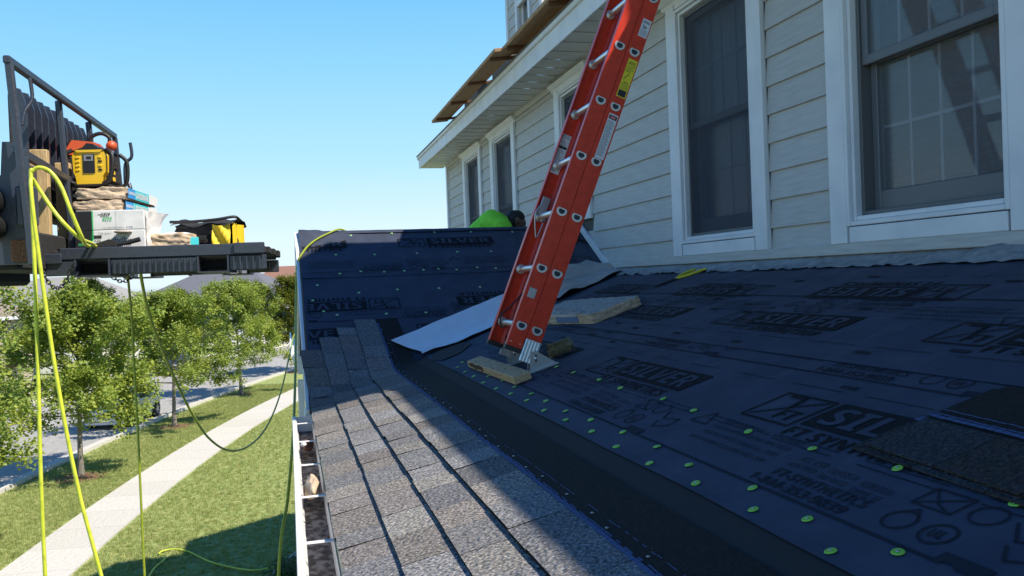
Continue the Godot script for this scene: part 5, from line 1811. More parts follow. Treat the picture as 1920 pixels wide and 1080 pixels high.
func radio() -> void:
	var r := thing("jobsite_radio", "yellow and black jobsite radio with tubular bars standing on the topmost shingle bundle", "radio", tp(-1.2, 0.565, 4.85))
	var f := Transform3D(TB.rotated(Vector3.UP, -0.12), tp(-1.215, 0.565, 4.87))
	var prof := PackedVector2Array([Vector2(-0.065, 0.012), Vector2(0.062, 0.012), Vector2(0.066, 0.05), Vector2(0.082, 0.075), Vector2(0.085, 0.16), Vector2(0.074, 0.188), Vector2(-0.070, 0.188), Vector2(-0.084, 0.16), Vector2(-0.080, 0.075), Vector2(-0.070, 0.05)])
	var b := MB.new()
	b.prism(prof, 0.0, 0.045, f * Transform3D(Basis(), Vector3(0, 0, 0.05)))
	b.prism(PackedVector2Array([Vector2(-0.068, 0.19), Vector2(0.072, 0.19), Vector2(0.06, 0.178), Vector2(-0.058, 0.178)]), 0.045, 0.052, f * Transform3D(Basis(), Vector3(0, 0, 0.05)))
	part("front_shell", b, M.yellow, r)
	var bk := MB.new()
	bk.box(f * Vector3(0, 0.10, -0.03), Vector3(0.17, 0.17, 0.155), 0.012, f.basis)
	bk.box(f * Vector3(0, 0.006, 0.0), Vector3(0.20, 0.012, 0.20), 0.004, f.basis)
	part("housing", bk, M.black, r)
	var cap := MB.new()
	cap.prism(PackedVector2Array([Vector2(-0.085, 0.186), Vector2(0.09, 0.186), Vector2(0.045, 0.200), Vector2(0.022, 0.222), Vector2(-0.008, 0.226), Vector2(-0.030, 0.204)]), -0.10, 0.098, f)
	part("top_cap", cap, M.black, r)
	pbox("display", f * Vector3(0.0, 0.118, 0.097), Vector3(0.060, 0.098, 0.006), M.black, r, 0.002, f.basis)
	pbox("screen", f * Vector3(0.0, 0.148, 0.1005), Vector3(0.046, 0.032, 0.003), M.ink_grey, r, 0.0, f.basis)
	pbox("icon", f * Vector3(0.002, 0.148, 0.1025), Vector3(0.024, 0.014, 0.001), M.black, r, 0.0, f.basis)
	for s in [-1, 1]:
		for k in 4:
			pbox("button", f * Vector3(0.056 * s, 0.152 - 0.022 * k, 0.0965), Vector3(0.020, 0.010, 0.006), M.black if s > 0 and k % 2 == 1 else M.yellow, r, 0.002, f.basis.rotated(f.basis.z, -0.2 * s))
		ptube("roll_bar", curve([f * Vector3(0.07 * s, 0.012, 0.10), f * Vector3(0.105 * s, 0.035, 0.105), f * Vector3(0.122 * s, 0.10, 0.105), f * Vector3(0.118 * s, 0.165, 0.10), f * Vector3(0.085 * s, 0.192, 0.085)], 5), 0.011, M.black, r, 8)
		ptube("roll_bar", curve([f * Vector3(0.09 * s, 0.012, -0.11), f * Vector3(0.118 * s, 0.05, -0.11), f * Vector3(0.120 * s, 0.15, -0.11), f * Vector3(0.085 * s, 0.192, -0.10)], 5), 0.011, M.black, r, 8)
	var sp := MB.new()
	sp.tube([f * Vector3(0.085, 0.13, -0.02), f * Vector3(0.102, 0.13, -0.02)], 0.034, 14)
	sp.box(f * Vector3(0.09, 0.055, -0.02), Vector3(0.02, 0.06, 0.12), 0.004, f.basis)
	part("side_panel", sp, M.blackmatte, r)
	for k in 3:
		pbox("side_badge", f * Vector3(0.1015, 0.04 + 0.035 * k, 0.035), Vector3(0.004, 0.02, 0.03), M.yellow, r, 0.001, f.basis)

func saw() -> void:
	var s := thing("cutoff_saw", "orange red power saw with a black handle standing behind the yellow radio", "power saw", tp(-1.33, 0.565, 5.15))
	var f := Transform3D(TB.rotated(Vector3.UP, 0.1), tp(-1.34, 0.565, 5.16))
	var b := MB.new()
	b.prism(PackedVector2Array([Vector2(-0.10, 0.215), Vector2(0.085, 0.215), Vector2(0.085, 0.275), Vector2(0.05, 0.288), Vector2(-0.06, 0.298), Vector2(-0.078, 0.29)]), -0.09, 0.05, f)
	part("cover", b, M.red, s)
	pbox("motor", f * Vector3(0.0, 0.108, -0.02), Vector3(0.17, 0.212, 0.15), M.blackmatte, s, 0.015, f.basis)
	ptube("handle", curve([f * Vector3(0.02, 0.27, 0.0), f * Vector3(0.035, 0.325, 0.0), f * Vector3(0.085, 0.345, 0.0), f * Vector3(0.125, 0.32, 0.0), f * Vector3(0.12, 0.27, 0.0)], 6), 0.011, M.black, s, 8)
	var k := MB.new()
	k.ball(f * Vector3(0.135, 0.275, 0.0), Vector3(0.03, 0.03, 0.03), f.basis, 7, 10)
	part("fuel_cap", k, M.red, s)
	pbox("badge", f * Vector3(0.055, 0.25, 0.0515), Vector3(0.035, 0.03, 0.002), M.black, s, 0.0, f.basis)
	ptube("blade_guard", [f * Vector3(-0.11, 0.10, 0.03), f * Vector3(-0.11, 0.10, 0.06)], 0.10, M.blackmatte, s, 18)

func hoses() -> void:
	var h := func(label: String, pts: Array, r, m: Material, base: Vector3) -> void:
		var t := thing("air_hose", label, "hose", base)
		ptube("hose", curve(pts, 12), r, m, t, 9)
	var c := 3.7
	var P := func(l: Array) -> Array:
		var o := []
		for q in l: o.append(tp(q[0], q[1], q[2] if q.size() > 2 else c))
		return o
	h.call("left air hose looped over the carriage hook and hanging straight down to the lawn", P.call([[-1.12, 0.228, 4.5], [-1.15, 0.232, 4.42], [-1.06, 0.222, 4.0], [-1.0, 0.22, 3.76], [-1.023, 0.329], [-1.058, 0.438], [-1.095, 0.498], [-1.133, 0.516], [-1.159, 0.503], [-1.168, 0.470], [-1.169, 0.118], [-1.174, -0.31], [-1.182, -1.128], [-1.19, -3.2, 3.8], [-1.2, GY + 0.02, 4.1], [-1.6, GY + 0.02, 5.1]]), 0.0078, M.hose, tp(-1.1, GY, c))
	h.call("second air hose from the carriage hook, slanting out to the right as it hangs", P.call([[-1.09, 0.228, 4.5], [-1.12, 0.232, 4.40], [-1.03, 0.222, 4.0], [-1.01, 0.23, 3.76], [-1.045, 0.28], [-1.092, 0.345], [-1.140, 0.43], [-1.158, 0.468, 3.68], [-1.156, 0.41, 3.66], [-1.141, 0.182, 3.66], [-1.098, -0.293, 3.66], [-1.038, -0.752, 3.66], [-0.96, -1.153, 3.66], [-0.68, -2.6, 3.7], [-0.4, -4.4, 3.7], [-0.2, GY + 0.02, 3.7], [0.3, GY + 0.02, 3.6]]), 0.0078, M.hose, tp(-0.3, GY, c))
	h.call("thin air hose hanging straight down from beneath the pallet", [Vector3(-0.84, 0.20, -4.95), Vector3(-0.837, 0.083, -4.949), Vector3(-0.827, -0.150, -4.949), Vector3(-0.826, -0.440, -4.949), Vector3(-0.822, -0.731, -4.948), Vector3(-0.821, -1.169, -4.948), Vector3(-0.820, -1.549, -4.948), Vector3(-0.81, -3.2, -4.95), Vector3(-0.8, -4.9, -5.0), Vector3(-0.78, GY + 0.02, -5.3), Vector3(-0.5, GY + 0.02, -6.4)], 0.0065, M.hose_green, tp(-0.9, GY, 5))
	h.call("air hose sagging in a deep loop between the pallet and the far gutter", [Vector3(-0.72, 0.2, -4.6), Vector3(-0.722, 0.070, -4.643), Vector3(-0.737, -0.125, -4.944), Vector3(-0.726, -0.321, -5.244), Vector3(-0.703, -0.568, -5.643), Vector3(-0.661, -0.831, -6.042), Vector3(-0.605, -1.093, -6.539), Vector3(-0.503, -1.286, -7.035), Vector3(-0.377, -1.364, -7.629), Vector3(-0.250, -1.324, -8.324), Vector3(-0.128, -1.140, -9.219), Vector3(-0.014, -0.802, -10.214), Vector3(0.056, -0.60, -10.911), Vector3(0.193, -0.56, -11.105), Vector3(0.6, -0.62, -11.4)], 0.0082, M.hose_green, Vector3(-0.4, -1.5, -8))
	h.call("air hose draped over the gable's ridge and hanging off its edge", [Vector3(0.9, 0.08, -9.2), Vector3(0.62, 0.44, -8.36), Vector3(0.513, 0.525, -8.20), Vector3(0.368, 0.475, -8.07), Vector3(0.244, 0.405, -7.95), Vector3(0.152, 0.315, -7.80), Vector3(0.085, 0.18, -7.62), Vector3(0.060, -0.106, -7.3), Vector3(0.030, -0.555, -6.3), Vector3(-0.003, -0.889, -5.5), Vector3(-0.049, -1.204, -5.0), Vector3(-0.113, -1.557, -4.7), Vector3(-0.2, -3.0, -4.7), Vector3(-0.3, GY + 0.02, -4.8), Vector3(-0.8, GY + 0.02, -5.4)], 0.0092, M.hose_green, Vector3(0, GY, -5))
	var G := GY + 0.05
	h.call("thin yellow hose lying in loose curves on the lawn by the house", [Vector3(0.2, G, -17.3), Vector3(-0.47, G, -17.04), Vector3(-0.92, G, -16.99), Vector3(-1.66, G, -17.73), Vector3(-2.27, G, -18.74), Vector3(-2.64, G, -19.00), Vector3(-2.82, G, -18.81), Vector3(-2.65, G, -18.46), Vector3(-2.77, G, -17.84), Vector3(-2.81, G, -17.2), Vector3(-2.9, G, -16.0)], 0.016, M.hose, Vector3(-1.8, GY, -18.4))

# ---------------------------------------------------------------- staging planks on the main eave
func staging() -> void:
	for k in 2:
		var z0 := -12.45 if k == 0 else -8.75
		var z1 := -8.50 if k == 0 else -3.9
		var t := thing("staging_plank", ["farther timber staging plank set on roof brackets above the eave", "nearer timber staging plank running out of frame above the eave"][k], "staging plank", Vector3(2.4, 2.3, (z0 + z1) * 0.5), "staging planks above the eave")
		var y := 2.385 + 0.03 * k
		var b := MB.new()
		b.box(Vector3(2.29 + 0.10 * k, y, (z0 + z1) * 0.5), Vector3(0.24, 0.038, z1 - z0), 0.004, Basis(Vector3.BACK, 0.12))
		part("board", b, M.plank, t)
		for i in (4 if k == 0 else 4):
			var z: float = z0 + 0.35 + i * (z1 - z0 - 0.6) / 3.0
			var br := MB.new()
			br.box(Vector3(2.305 + 0.10 * k, y - 0.035, z), Vector3(0.26, 0.03, 0.04), 0.004, Basis(Vector3.BACK, 0.12))
			br.bar(Vector3(2.42, y - 0.02, z), Vector3(2.75, y + 0.10, z), 0.035, 0.02, Vector3.UP, 0.003)
			part("bracket", br, M.rust, t)

# ---------------------------------------------------------------- person
# one closed surface round tapered bones (a, b, ra, rb), smoothly joined, as surface nets
func blob(bones: Array, cell: float, k := 0.05) -> MB:
	var lo := Vector3(1e9, 1e9, 1e9)
	var hi := -lo
	for q in bones:
		for e in 2:
			var r: float = q[2 + e] + 0.03
			lo = lo.min(q[e] - Vector3(r, r, r)); hi = hi.max(q[e] + Vector3(r, r, r))
	var n := Vector3i(((hi - lo) / cell).ceil()) + Vector3i(2, 2, 2)
	var val := PackedFloat32Array()
	val.resize(n.x * n.y * n.z)
	val.fill(1.0)
	var A := []; var D := []; var L := []
	for q in bones:
		A.append(q[0]); D.append(q[1] - q[0]); L.append(maxf((q[1] - q[0]).length_squared(), 1e-9))
	var i := 0
	for z in n.z:
		for y in n.y:
			for x in n.x:
				var p := lo + Vector3(x, y, z) * cell
				var d := 1.0
				for j in bones.size():
					var t := clampf((p - A[j]).dot(D[j]) / L[j], 0.0, 1.0)
					var e: float = p.distance_to(A[j] + D[j] * t) - lerpf(bones[j][2], bones[j][3], t)
					if e < d + k and d < e + k:
						var h := maxf(k - absf(d - e), 0.0) / k
						d = minf(d, e) - h * h * k * 0.25
					else:
						d = minf(d, e)
				val[i] = d
				i += 1
	var at := {}
	var pos := PackedVector3Array()
	var sx := 1; var sy := n.x; var sz := n.x * n.y
	for z in n.z - 1:
		for y in n.y - 1:
			for x in n.x - 1:
				var c := x * sx + y * sy + z * sz
				var s := Vector3.ZERO
				var cnt := 0
				var inside := 0
				for v in 8:
					if val[c + (v & 1) * sx + ((v >> 1) & 1) * sy + ((v >> 2) & 1) * sz] < 0: inside += 1
				if inside == 0 or inside == 8: continue
				for e in [[0, 1], [2, 3], [4, 5], [6, 7], [0, 2], [1, 3], [4, 6], [5, 7], [0, 4], [1, 5], [2, 6], [3, 7]]:
					var a: int = e[0]; var b: int = e[1]
					var va := val[c + (a & 1) * sx + ((a >> 1) & 1) * sy + ((a >> 2) & 1) * sz]
					var vb := val[c + (b & 1) * sx + ((b >> 1) & 1) * sy + ((b >> 2) & 1) * sz]
					if (va < 0) != (vb < 0):
						var t := va / (va - vb)
						s += Vector3(a & 1, (a >> 1) & 1, (a >> 2) & 1).lerp(Vector3(b & 1, (b >> 1) & 1, (b >> 2) & 1), t)
						cnt += 1
				at[c] = pos.size()
				pos.append(lo + (Vector3(x, y, z) + s / cnt) * cell)
	var quads := []
	for c in at:
		var st := [sx, sy, sz]
		for ax in 3:
			var o: int = st[ax]; var u: int = st[(ax + 1) % 3]; var w: int = st[(ax + 2) % 3]
			if c - u < 0 or c - w < 0: continue
			if (val[c] < 0) != (val[c + o] < 0):
				if at.has(c - u) and at.has(c - w) and at.has(c - u - w):
					var q := [at[c - u - w], at[c - w], at[c], at[c - u]]
					if val[c] >= 0: q.reverse()
					quads.append(q)
	var nn := PackedVector3Array()
	nn.resize(pos.size())
	for q in quads:
		var m := (pos[q[2]] - pos[q[0]]).cross(pos[q[3]] - pos[q[1]])
		for v in q: nn[v] += m
	var out := MB.new()
	for q in quads:
		var m := []
		for v in q: m.append(nn[v].normalized())
		out.quadn(pos[q[0]], pos[q[1]], pos[q[2]], pos[q[3]], m[0], m[1], m[2], m[3])
	return out

func build_person() -> void:
	var zb := -9.02
	var pr := thing("person", "person in a lime green shirt bent over working behind the gable's ridge", "person", Vector3(2.1, 0.07, zb))
	var gnd := func(z: float) -> float: return YR - SC * absf(z - ZR)
	var pel := Vector3(2.02, 0.43, zb)
	var che := Vector3(2.20, 0.585, zb + 0.02)
	var nek := Vector3(2.37, 0.605, zb + 0.03)
	var hed := Vector3(2.465, 0.63, zb + 0.04)
	var sl := Vector3(2.26, 0.56, zb + 0.20); var sr := Vector3(2.26, 0.56, zb - 0.18)
	var el := Vector3(2.34, 0.36, zb + 0.27); var er := Vector3(2.36, 0.34, zb - 0.22)
	var hl := Vector3(2.47, gnd.call(zb + 0.2) + 0.05, zb + 0.2); var hr := Vector3(2.48, gnd.call(zb - 0.16) + 0.05, zb - 0.16)
	var kl := Vector3(2.12, gnd.call(zb + 0.12) + 0.06, zb + 0.12); var kr := Vector3(2.12, gnd.call(zb - 0.14) + 0.06, zb - 0.14)
	var fl := Vector3(1.72, gnd.call(zb + 0.12) + 0.06, zb + 0.12); var fr := Vector3(1.72, gnd.call(zb - 0.14) + 0.06, zb - 0.14)
	var torso := [[pel, che, 0.13, 0.145], [che + Vector3(0, 0, 0.06), sl, 0.11, 0.075], [che - Vector3(0, 0, 0.06), sr, 0.11, 0.075], [che, nek, 0.11, 0.058]]
	var arms := [[sl, el, 0.052, 0.043], [el, hl, 0.042, 0.03], [sr, er, 0.052, 0.043], [er, hr, 0.042, 0.03]]
	var legs := [[pel + Vector3(0, -0.02, 0.09), kl, 0.095, 0.062], [pel + Vector3(0, -0.02, -0.09), kr, 0.095, 0.062], [kl, fl, 0.06, 0.042], [kr, fr, 0.06, 0.042], [fl, fl + Vector3(-0.07, -0.01, 0), 0.042, 0.034], [fr, fr + Vector3(-0.07, -0.01, 0), 0.042, 0.034]]
	var all := torso + arms + legs + [[nek, hed, 0.055, 0.06]]
	part("body", blob(all, 0.02, 0.05), M.skin, pr)
	# head with brow, nose, jaw and ears, looking down
	var hb := [[hed, hed + Vector3(0.02, -0.01, 0), 0.088, 0.082], [hed + Vector3(0.04, -0.05, 0), hed + Vector3(0.015, -0.075, 0), 0.06, 0.048], [hed + Vector3(0.095, -0.03, 0), hed + Vector3(0.075, -0.055, 0), 0.014, 0.02], [hed + Vector3(0.0, -0.02, 0.085), hed + Vector3(-0.01, 0.01, 0.09), 0.014, 0.017], [hed + Vector3(0.0, -0.02, -0.085), hed + Vector3(-0.01, 0.01, -0.09), 0.014, 0.017]]
	part("head", blob(hb, 0.008, 0.03), M.skin, pr)
	for s in [-1, 1]:
		var e := MB.new()
		e.ball(hed + Vector3(0.082, -0.012, 0.032 * s), Vector3(0.010, 0.010, 0.012), Basis(), 6, 8)
		part("eye", e, M.label_white, pr)
		var hand := []
		var w: Vector3 = hl if s > 0 else hr
		hand.append([w, w + Vector3(0.055, -0.012, 0), 0.028, 0.024])
		for k in 4:
			var b: Vector3 = w + Vector3(0.065, -0.012, 0.018 * (k - 1.5))
			var l := [0.030, 0.036, 0.034, 0.026][k] as float
			hand.append([b, b + Vector3(l, -0.006, 0.002 * (k - 1.5)), 0.0095, 0.009])
			hand.append([b + Vector3(l, -0.006, 0.002 * (k - 1.5)), b + Vector3(l * 1.7, -0.022, 0.003 * (k - 1.5)), 0.009, 0.008])
		hand.append([w + Vector3(0.015, -0.008, -0.022 * s), w + Vector3(0.05, -0.02, -0.045 * s), 0.012, 0.010])
		part("hand", blob(hand, 0.006, 0.008), M.skin, pr)
	part("hair", blob([[hed + Vector3(-0.012, 0.022, 0), hed + Vector3(0.012, 0.028, 0), 0.092, 0.088], [hed + Vector3(-0.04, -0.02, 0), hed + Vector3(-0.03, 0.02, 0), 0.07, 0.08]], 0.009, 0.03), M.hair, pr)
	var sh := []
	for q in torso.slice(0, 3): sh.append([q[0], q[1], q[2] + 0.014, q[3] + 0.014])
	sh.append([sl, sl.lerp(el, 0.55), 0.072, 0.066]); sh.append([sr, sr.lerp(er, 0.55), 0.072, 0.066])
	sh.append([che + Vector3(0.04, 0.0, 0), nek - Vector3(0.05, 0, 0), 0.12, 0.07])
	var sb := blob(sh, 0.016, 0.05)
	var nz := noise(1.0, 3, 77)
	nz.fractal_type = FastNoiseLite.FRACTAL_RIDGED
	for i in sb.v.size():
		var p := sb.v[i]
		# folds that run across the back from shoulder to hip
		sb.v[i] += sb.n[i] * 0.022 * nz.get_noise_3d(p.x * 3.0 + p.z * 5.0, p.y * 3.5, p.z * 2.0)
	for i in range(0, sb.v.size(), 3):
		var fn := -(sb.v[i + 1] - sb.v[i]).cross(sb.v[i + 2] - sb.v[i]).normalized()
		for k in 3:
			sb.n[i + k] = (sb.n[i + k] + fn * 1.6).normalized()
	part("shirt", sb, M.shirt, pr)
	var jn := []
	for q in legs.slice(0, 4): jn.append([q[0], q[1], q[2] + 0.012, q[3] + 0.014])
	jn.append([pel + Vector3(-0.03, -0.03, -0.06), pel + Vector3(-0.03, -0.03, 0.06), 0.145, 0.145])
	part("trousers", blob(jn, 0.02, 0.05), M.jeans, pr)
	for q in [fl, fr]:
		var bt := MB.new()
		bt = blob([[q + Vector3(0.03, 0, 0), q + Vector3(-0.09, 0.0, 0), 0.052, 0.046], [q + Vector3(-0.08, 0.02, 0), q + Vector3(-0.09, -0.03, 0), 0.045, 0.036]], 0.014, 0.03)
		part("boot", bt, M.blackmatte, pr)

# ---------------------------------------------------------------- the street below
# x of the pavement's middle line, t metres ahead; the street runs parallel to it
func walk_x(t: float) -> float:
	var a := 0.00352
	var q := func(u: float) -> float: return a * u * u - 0.0155 * u - 5.98
	if t < 12.0:
		return q.call(12.0) + (2 * a * 12.0 - 0.0155) * (t - 12.0)
	if t > 62.0:
		return q.call(62.0) + (2 * a * 62.0 - 0.0155) * (t - 62.0)
	return q.call(t)

func along(t: float, off: float, y := 0.0) -> Vector3:
	var d := (walk_x(t + 0.5) - walk_x(t - 0.5))
	var n := Vector3(1, 0, d).normalized()   # square to the line, to the right
	return Vector3(walk_x(t), GY + y, -t) + Vector3(n.x, 0, n.z) * off

func ribbon(mb: MB, t0: float, t1: float, o0: float, o1: float, y: float, step := 2.0) -> void:
	var t := t0
	while t < t1 - 0.001:
		var e := minf(t + step, t1)
		mb.quad(along(e, o0, y), along(t, o0, y), along(t, o1, y), along(e, o1, y))
		t = e

func build_ground() -> void:
	var g := MB.new()
	var S := 420.0
	g.quad(Vector3(-S, GY, -S), Vector3(-S, GY, S), Vector3(S, GY, S), Vector3(S, GY, -S))
	structure("lawn", g, M.grass)
	# street, 9 m wide, with concrete gutter pans and kerbs
	var K := -4.15
	var r := MB.new()
	ribbon(r, -30, 150, K - 9.3, K - 0.45, 0.004)
	structure("street", r, M.road)
	for s in 2:
		var k := MB.new()
		var a := K - 0.45 if s == 0 else K - 9.75
		ribbon(k, -30, 150, a, a + 0.45, 0.009)
		structure("gutter_pan", k, M.concrete)
		var b := MB.new()
		var i0 := K if s == 0 else K - 9.9
		var t := -30.0
		while t < 150:
			var e := t + 2.0
			var pts := [[i0, 0.0], [i0, 0.11], [i0 + 0.03, 0.13], [i0 + 0.15, 0.13], [i0 + 0.15, 0.0]]
			for j in 4:
				b.quad(along(e, pts[j][0], pts[j][1]), along(t, pts[j][0], pts[j][1]), along(t, pts[j + 1][0], pts[j + 1][1]), along(e, pts[j + 1][0], pts[j + 1][1]))
			t = e
		structure("kerb", b, M.concrete)
	# pavement slabs with tooled joints
	var wk := Node3D.new()
	wk.name = "pavement"
	add_child(wk)
	tag(wk, "", "", "", "structure")
	var base := MB.new()
	ribbon(base, -10, 110, -0.755, 0.755, 0.012)
	part("joint_bed", base, M.road, wk)
	var t := 8.0
	while t < 78:
		var sl := MB.new()
		var f := rng.randf_range(0.93, 1.05)
		sl.col = Color(f, f, f * 0.99)
		var a := t + 0.006; var e := t + 1.494
		var q := [along(a, -0.76), along(a, 0.76), along(e, 0.76), along(e, -0.76)]
		var top := []
		for p in q: top.append(p + Vector3(0, 0.04, 0))
		sl.quad(top[3], top[0], top[1], top[2])
		for j in 4:
			sl.out(q[j], q[(j + 1) % 4], top[(j + 1) % 4], top[j], (q[0] + q[2]) * 0.5)
		part("slab", sl, M.concrete, wk)
		t += 1.5
	# driveways across the street
	for q in [[44.0, 5.0], [63.0, 5.5], [84.0, 6.0]]:
		var d := MB.new()
		d.quad(along(q[0], K - 24, 0.012), along(q[0] - q[1], K - 24, 0.012), along(q[0] - q[1], K - 9.9, 0.012), along(q[0], K - 9.9, 0.012))
		structure("driveway", d, M.concrete)
	var fw := MB.new()
	ribbon(fw, -10, 130, K - 13.2, K - 11.8, 0.02)
	structure("far_pavement", fw, M.concrete)
	# grass blades where the lawn is near enough to show them
	var bl := MB.new()
	for k in 7:
		var a := TAU * k / 7.0 + 0.3
		var o := Vector3(cos(a) * 0.03, 0, sin(a) * 0.03)
		var s := Vector3(-sin(a), 0, cos(a)) * 0.005
		var tip := o + Vector3(cos(a * 2.3) * 0.03, 0.055 + 0.014 * (k % 3), sin(a * 2.3) * 0.03)
		bl.tri(o - s, o + s, tip)
	var mm := MultiMesh.new()
	mm.transform_format = MultiMesh.TRANSFORM_3D
	mm.use_colors = true
	mm.mesh = bl.mesh()
	var N := 60000
	mm.instance_count = N
	for i in N:
		var tt := 14.5 + 34.0 * pow(rng.randf(), 1.5)
		var off := rng.randf_range(-3.95, 7.0)
		if absf(off) < 0.82: off = 0.83 + rng.randf() * 2.0 if off > 0 else -0.83 - rng.randf() * 2.0
		var p := along(tt, off)
		if p.x > 0.38: p = along(tt, -0.83 - rng.randf() * 2.8)
		var sc := rng.randf_range(0.6, 1.25)
		mm.set_instance_transform(i, Transform3D(Basis(Vector3.UP, rng.randf() * TAU).scaled(Vector3(sc, sc * rng.randf_range(0.6, 1.2), sc)), p))
		var dry := rng.randf()
		var c := Color(0.24, 0.30, 0.09).lerp(Color(0.43, 0.42, 0.18), dry * dry)
		mm.set_instance_color(i, c)
	var mi := MultiMeshInstance3D.new()
	mi.multimesh = mm
	var gm: StandardMaterial3D = M.leaf.duplicate()
	gm.backlight = lin(0.3, 0.34, 0.12)
	mi.material_override = gm
	mi.name = "grass_blades"
	add_child(mi)
	tag(mi, "short mown grass blades of the lawn beside the pavement", "grass", "", "stuff")
	# planting bed edge by the house
	var ed := thing("bed_edging", "pale curved edging of the planting bed at the house's foot", "edging", Vector3(-0.2, GY, -17))
	ptube("edging", curve([Vector3(0.30, GY + 0.05, -18.2), Vector3(-0.02, GY + 0.05, -17.7), Vector3(-0.38, GY + 0.05, -16.9), Vector3(-0.5, GY + 0.05, -16.0), Vector3(-0.5, GY + 0.05, -14)], 6), 0.06, M.concrete, ed, 8)
	var mb := MB.new()
	mb.quad(Vector3(-0.4, GY + 0.01, -16.8), Vector3(-0.4, GY + 0.01, -10), Vector3(0.45, GY + 0.01, -10), Vector3(0.45, GY + 0.01, -17.6))
	structure("mulch_bed", mb, M.mulch)
	var sh := thing("shrub", "low green shrub in the planting bed under the white gutter", "shrub", Vector3(0.05, GY, -16.2))
	foliage(sh, Vector3(0.05, GY, -16.2), 0.75, 0.55, 7)

func leaf_mesh(sz: float, n: int, spread: float, sd: int) -> ArrayMesh:
	var r := RandomNumberGenerator.new()
	r.seed = sd
	var b := MB.new()
	for k in n:
		var d := Vector3(r.randf_range(-1, 1), r.randf_range(-1, 1), r.randf_range(-1, 1))
		var o := d * spread
		var x := Vector3(r.randf_range(-1, 1), r.randf_range(-0.7, 0.5), r.randf_range(-1, 1)).normalized()
		var y := x.cross(Vector3(r.randf_range(-0.5, 0.5), 1, r.randf_range(-0.5, 0.5))).normalized()
		var z := x.cross(y)
		var l := sz * r.randf_range(0.75, 1.2)
		var f := r.randf_range(0.82, 1.12)
		b.col = Color(f, f, f)
		# a lobed leaf folded along its rib
		var tip := o + x * l
		var a := o + x * l * 0.35 + y * l * 0.42 + z * l * 0.10
		var c := o + x * l * 0.35 - y * l * 0.42 + z * l * 0.10
		var a2 := o + x * l * 0.72 + y * l * 0.22 + z * l * 0.04
		var c2 := o + x * l * 0.72 - y * l * 0.22 + z * l * 0.04
		var m := o + x * l * 0.55
		b.tri(o, m, a); b.tri(o, c, m); b.tri(m, tip, a2); b.tri(m, c2, tip); b.tri(m, a2, a); b.tri(m, c, c2)
	return b.mesh()

func foliage(t: Node3D, at: Vector3, w: float, h: float, sd: int) -> void:
	var mm := MultiMesh.new()
	mm.transform_format = MultiMesh.TRANSFORM_3D
	mm.use_colors = true
	mm.mesh = leaf_mesh(0.06, 8, 0.09, 3)
	mm.instance_count = 420
	var r := RandomNumberGenerator.new()
	r.seed = sd
	for i in 420:
		var d := Vector3(r.randf_range(-1, 1), r.randf_range(0, 1), r.randf_range(-1, 1))
		d = d.normalized() * pow(r.randf(), 0.4)
		mm.set_instance_transform(i, Transform3D(Basis(Vector3.UP, r.randf() * TAU), at - shifts.get(t, Vector3.ZERO) + d * Vector3(w, h, w)))
		mm.set_instance_color(i, Color(0.06, 0.11, 0.025).lerp(Color(0.11, 0.16, 0.04), r.randf()))
	var mi := MultiMeshInstance3D.new()
	mi.multimesh = mm
	mi.material_override = M.leaf
	mi.name = "leaves"
	t.add_child(mi)
	mi.set_meta("kind", "stuff")
	for k in 5:
		var a := TAU * k / 5.0
		ptube("stem", [at, at + Vector3(cos(a) * w * 0.35, h * 0.8, sin(a) * w * 0.35)], [0.015, 0.006], M.bark, t, 5)

var leafkinds := []

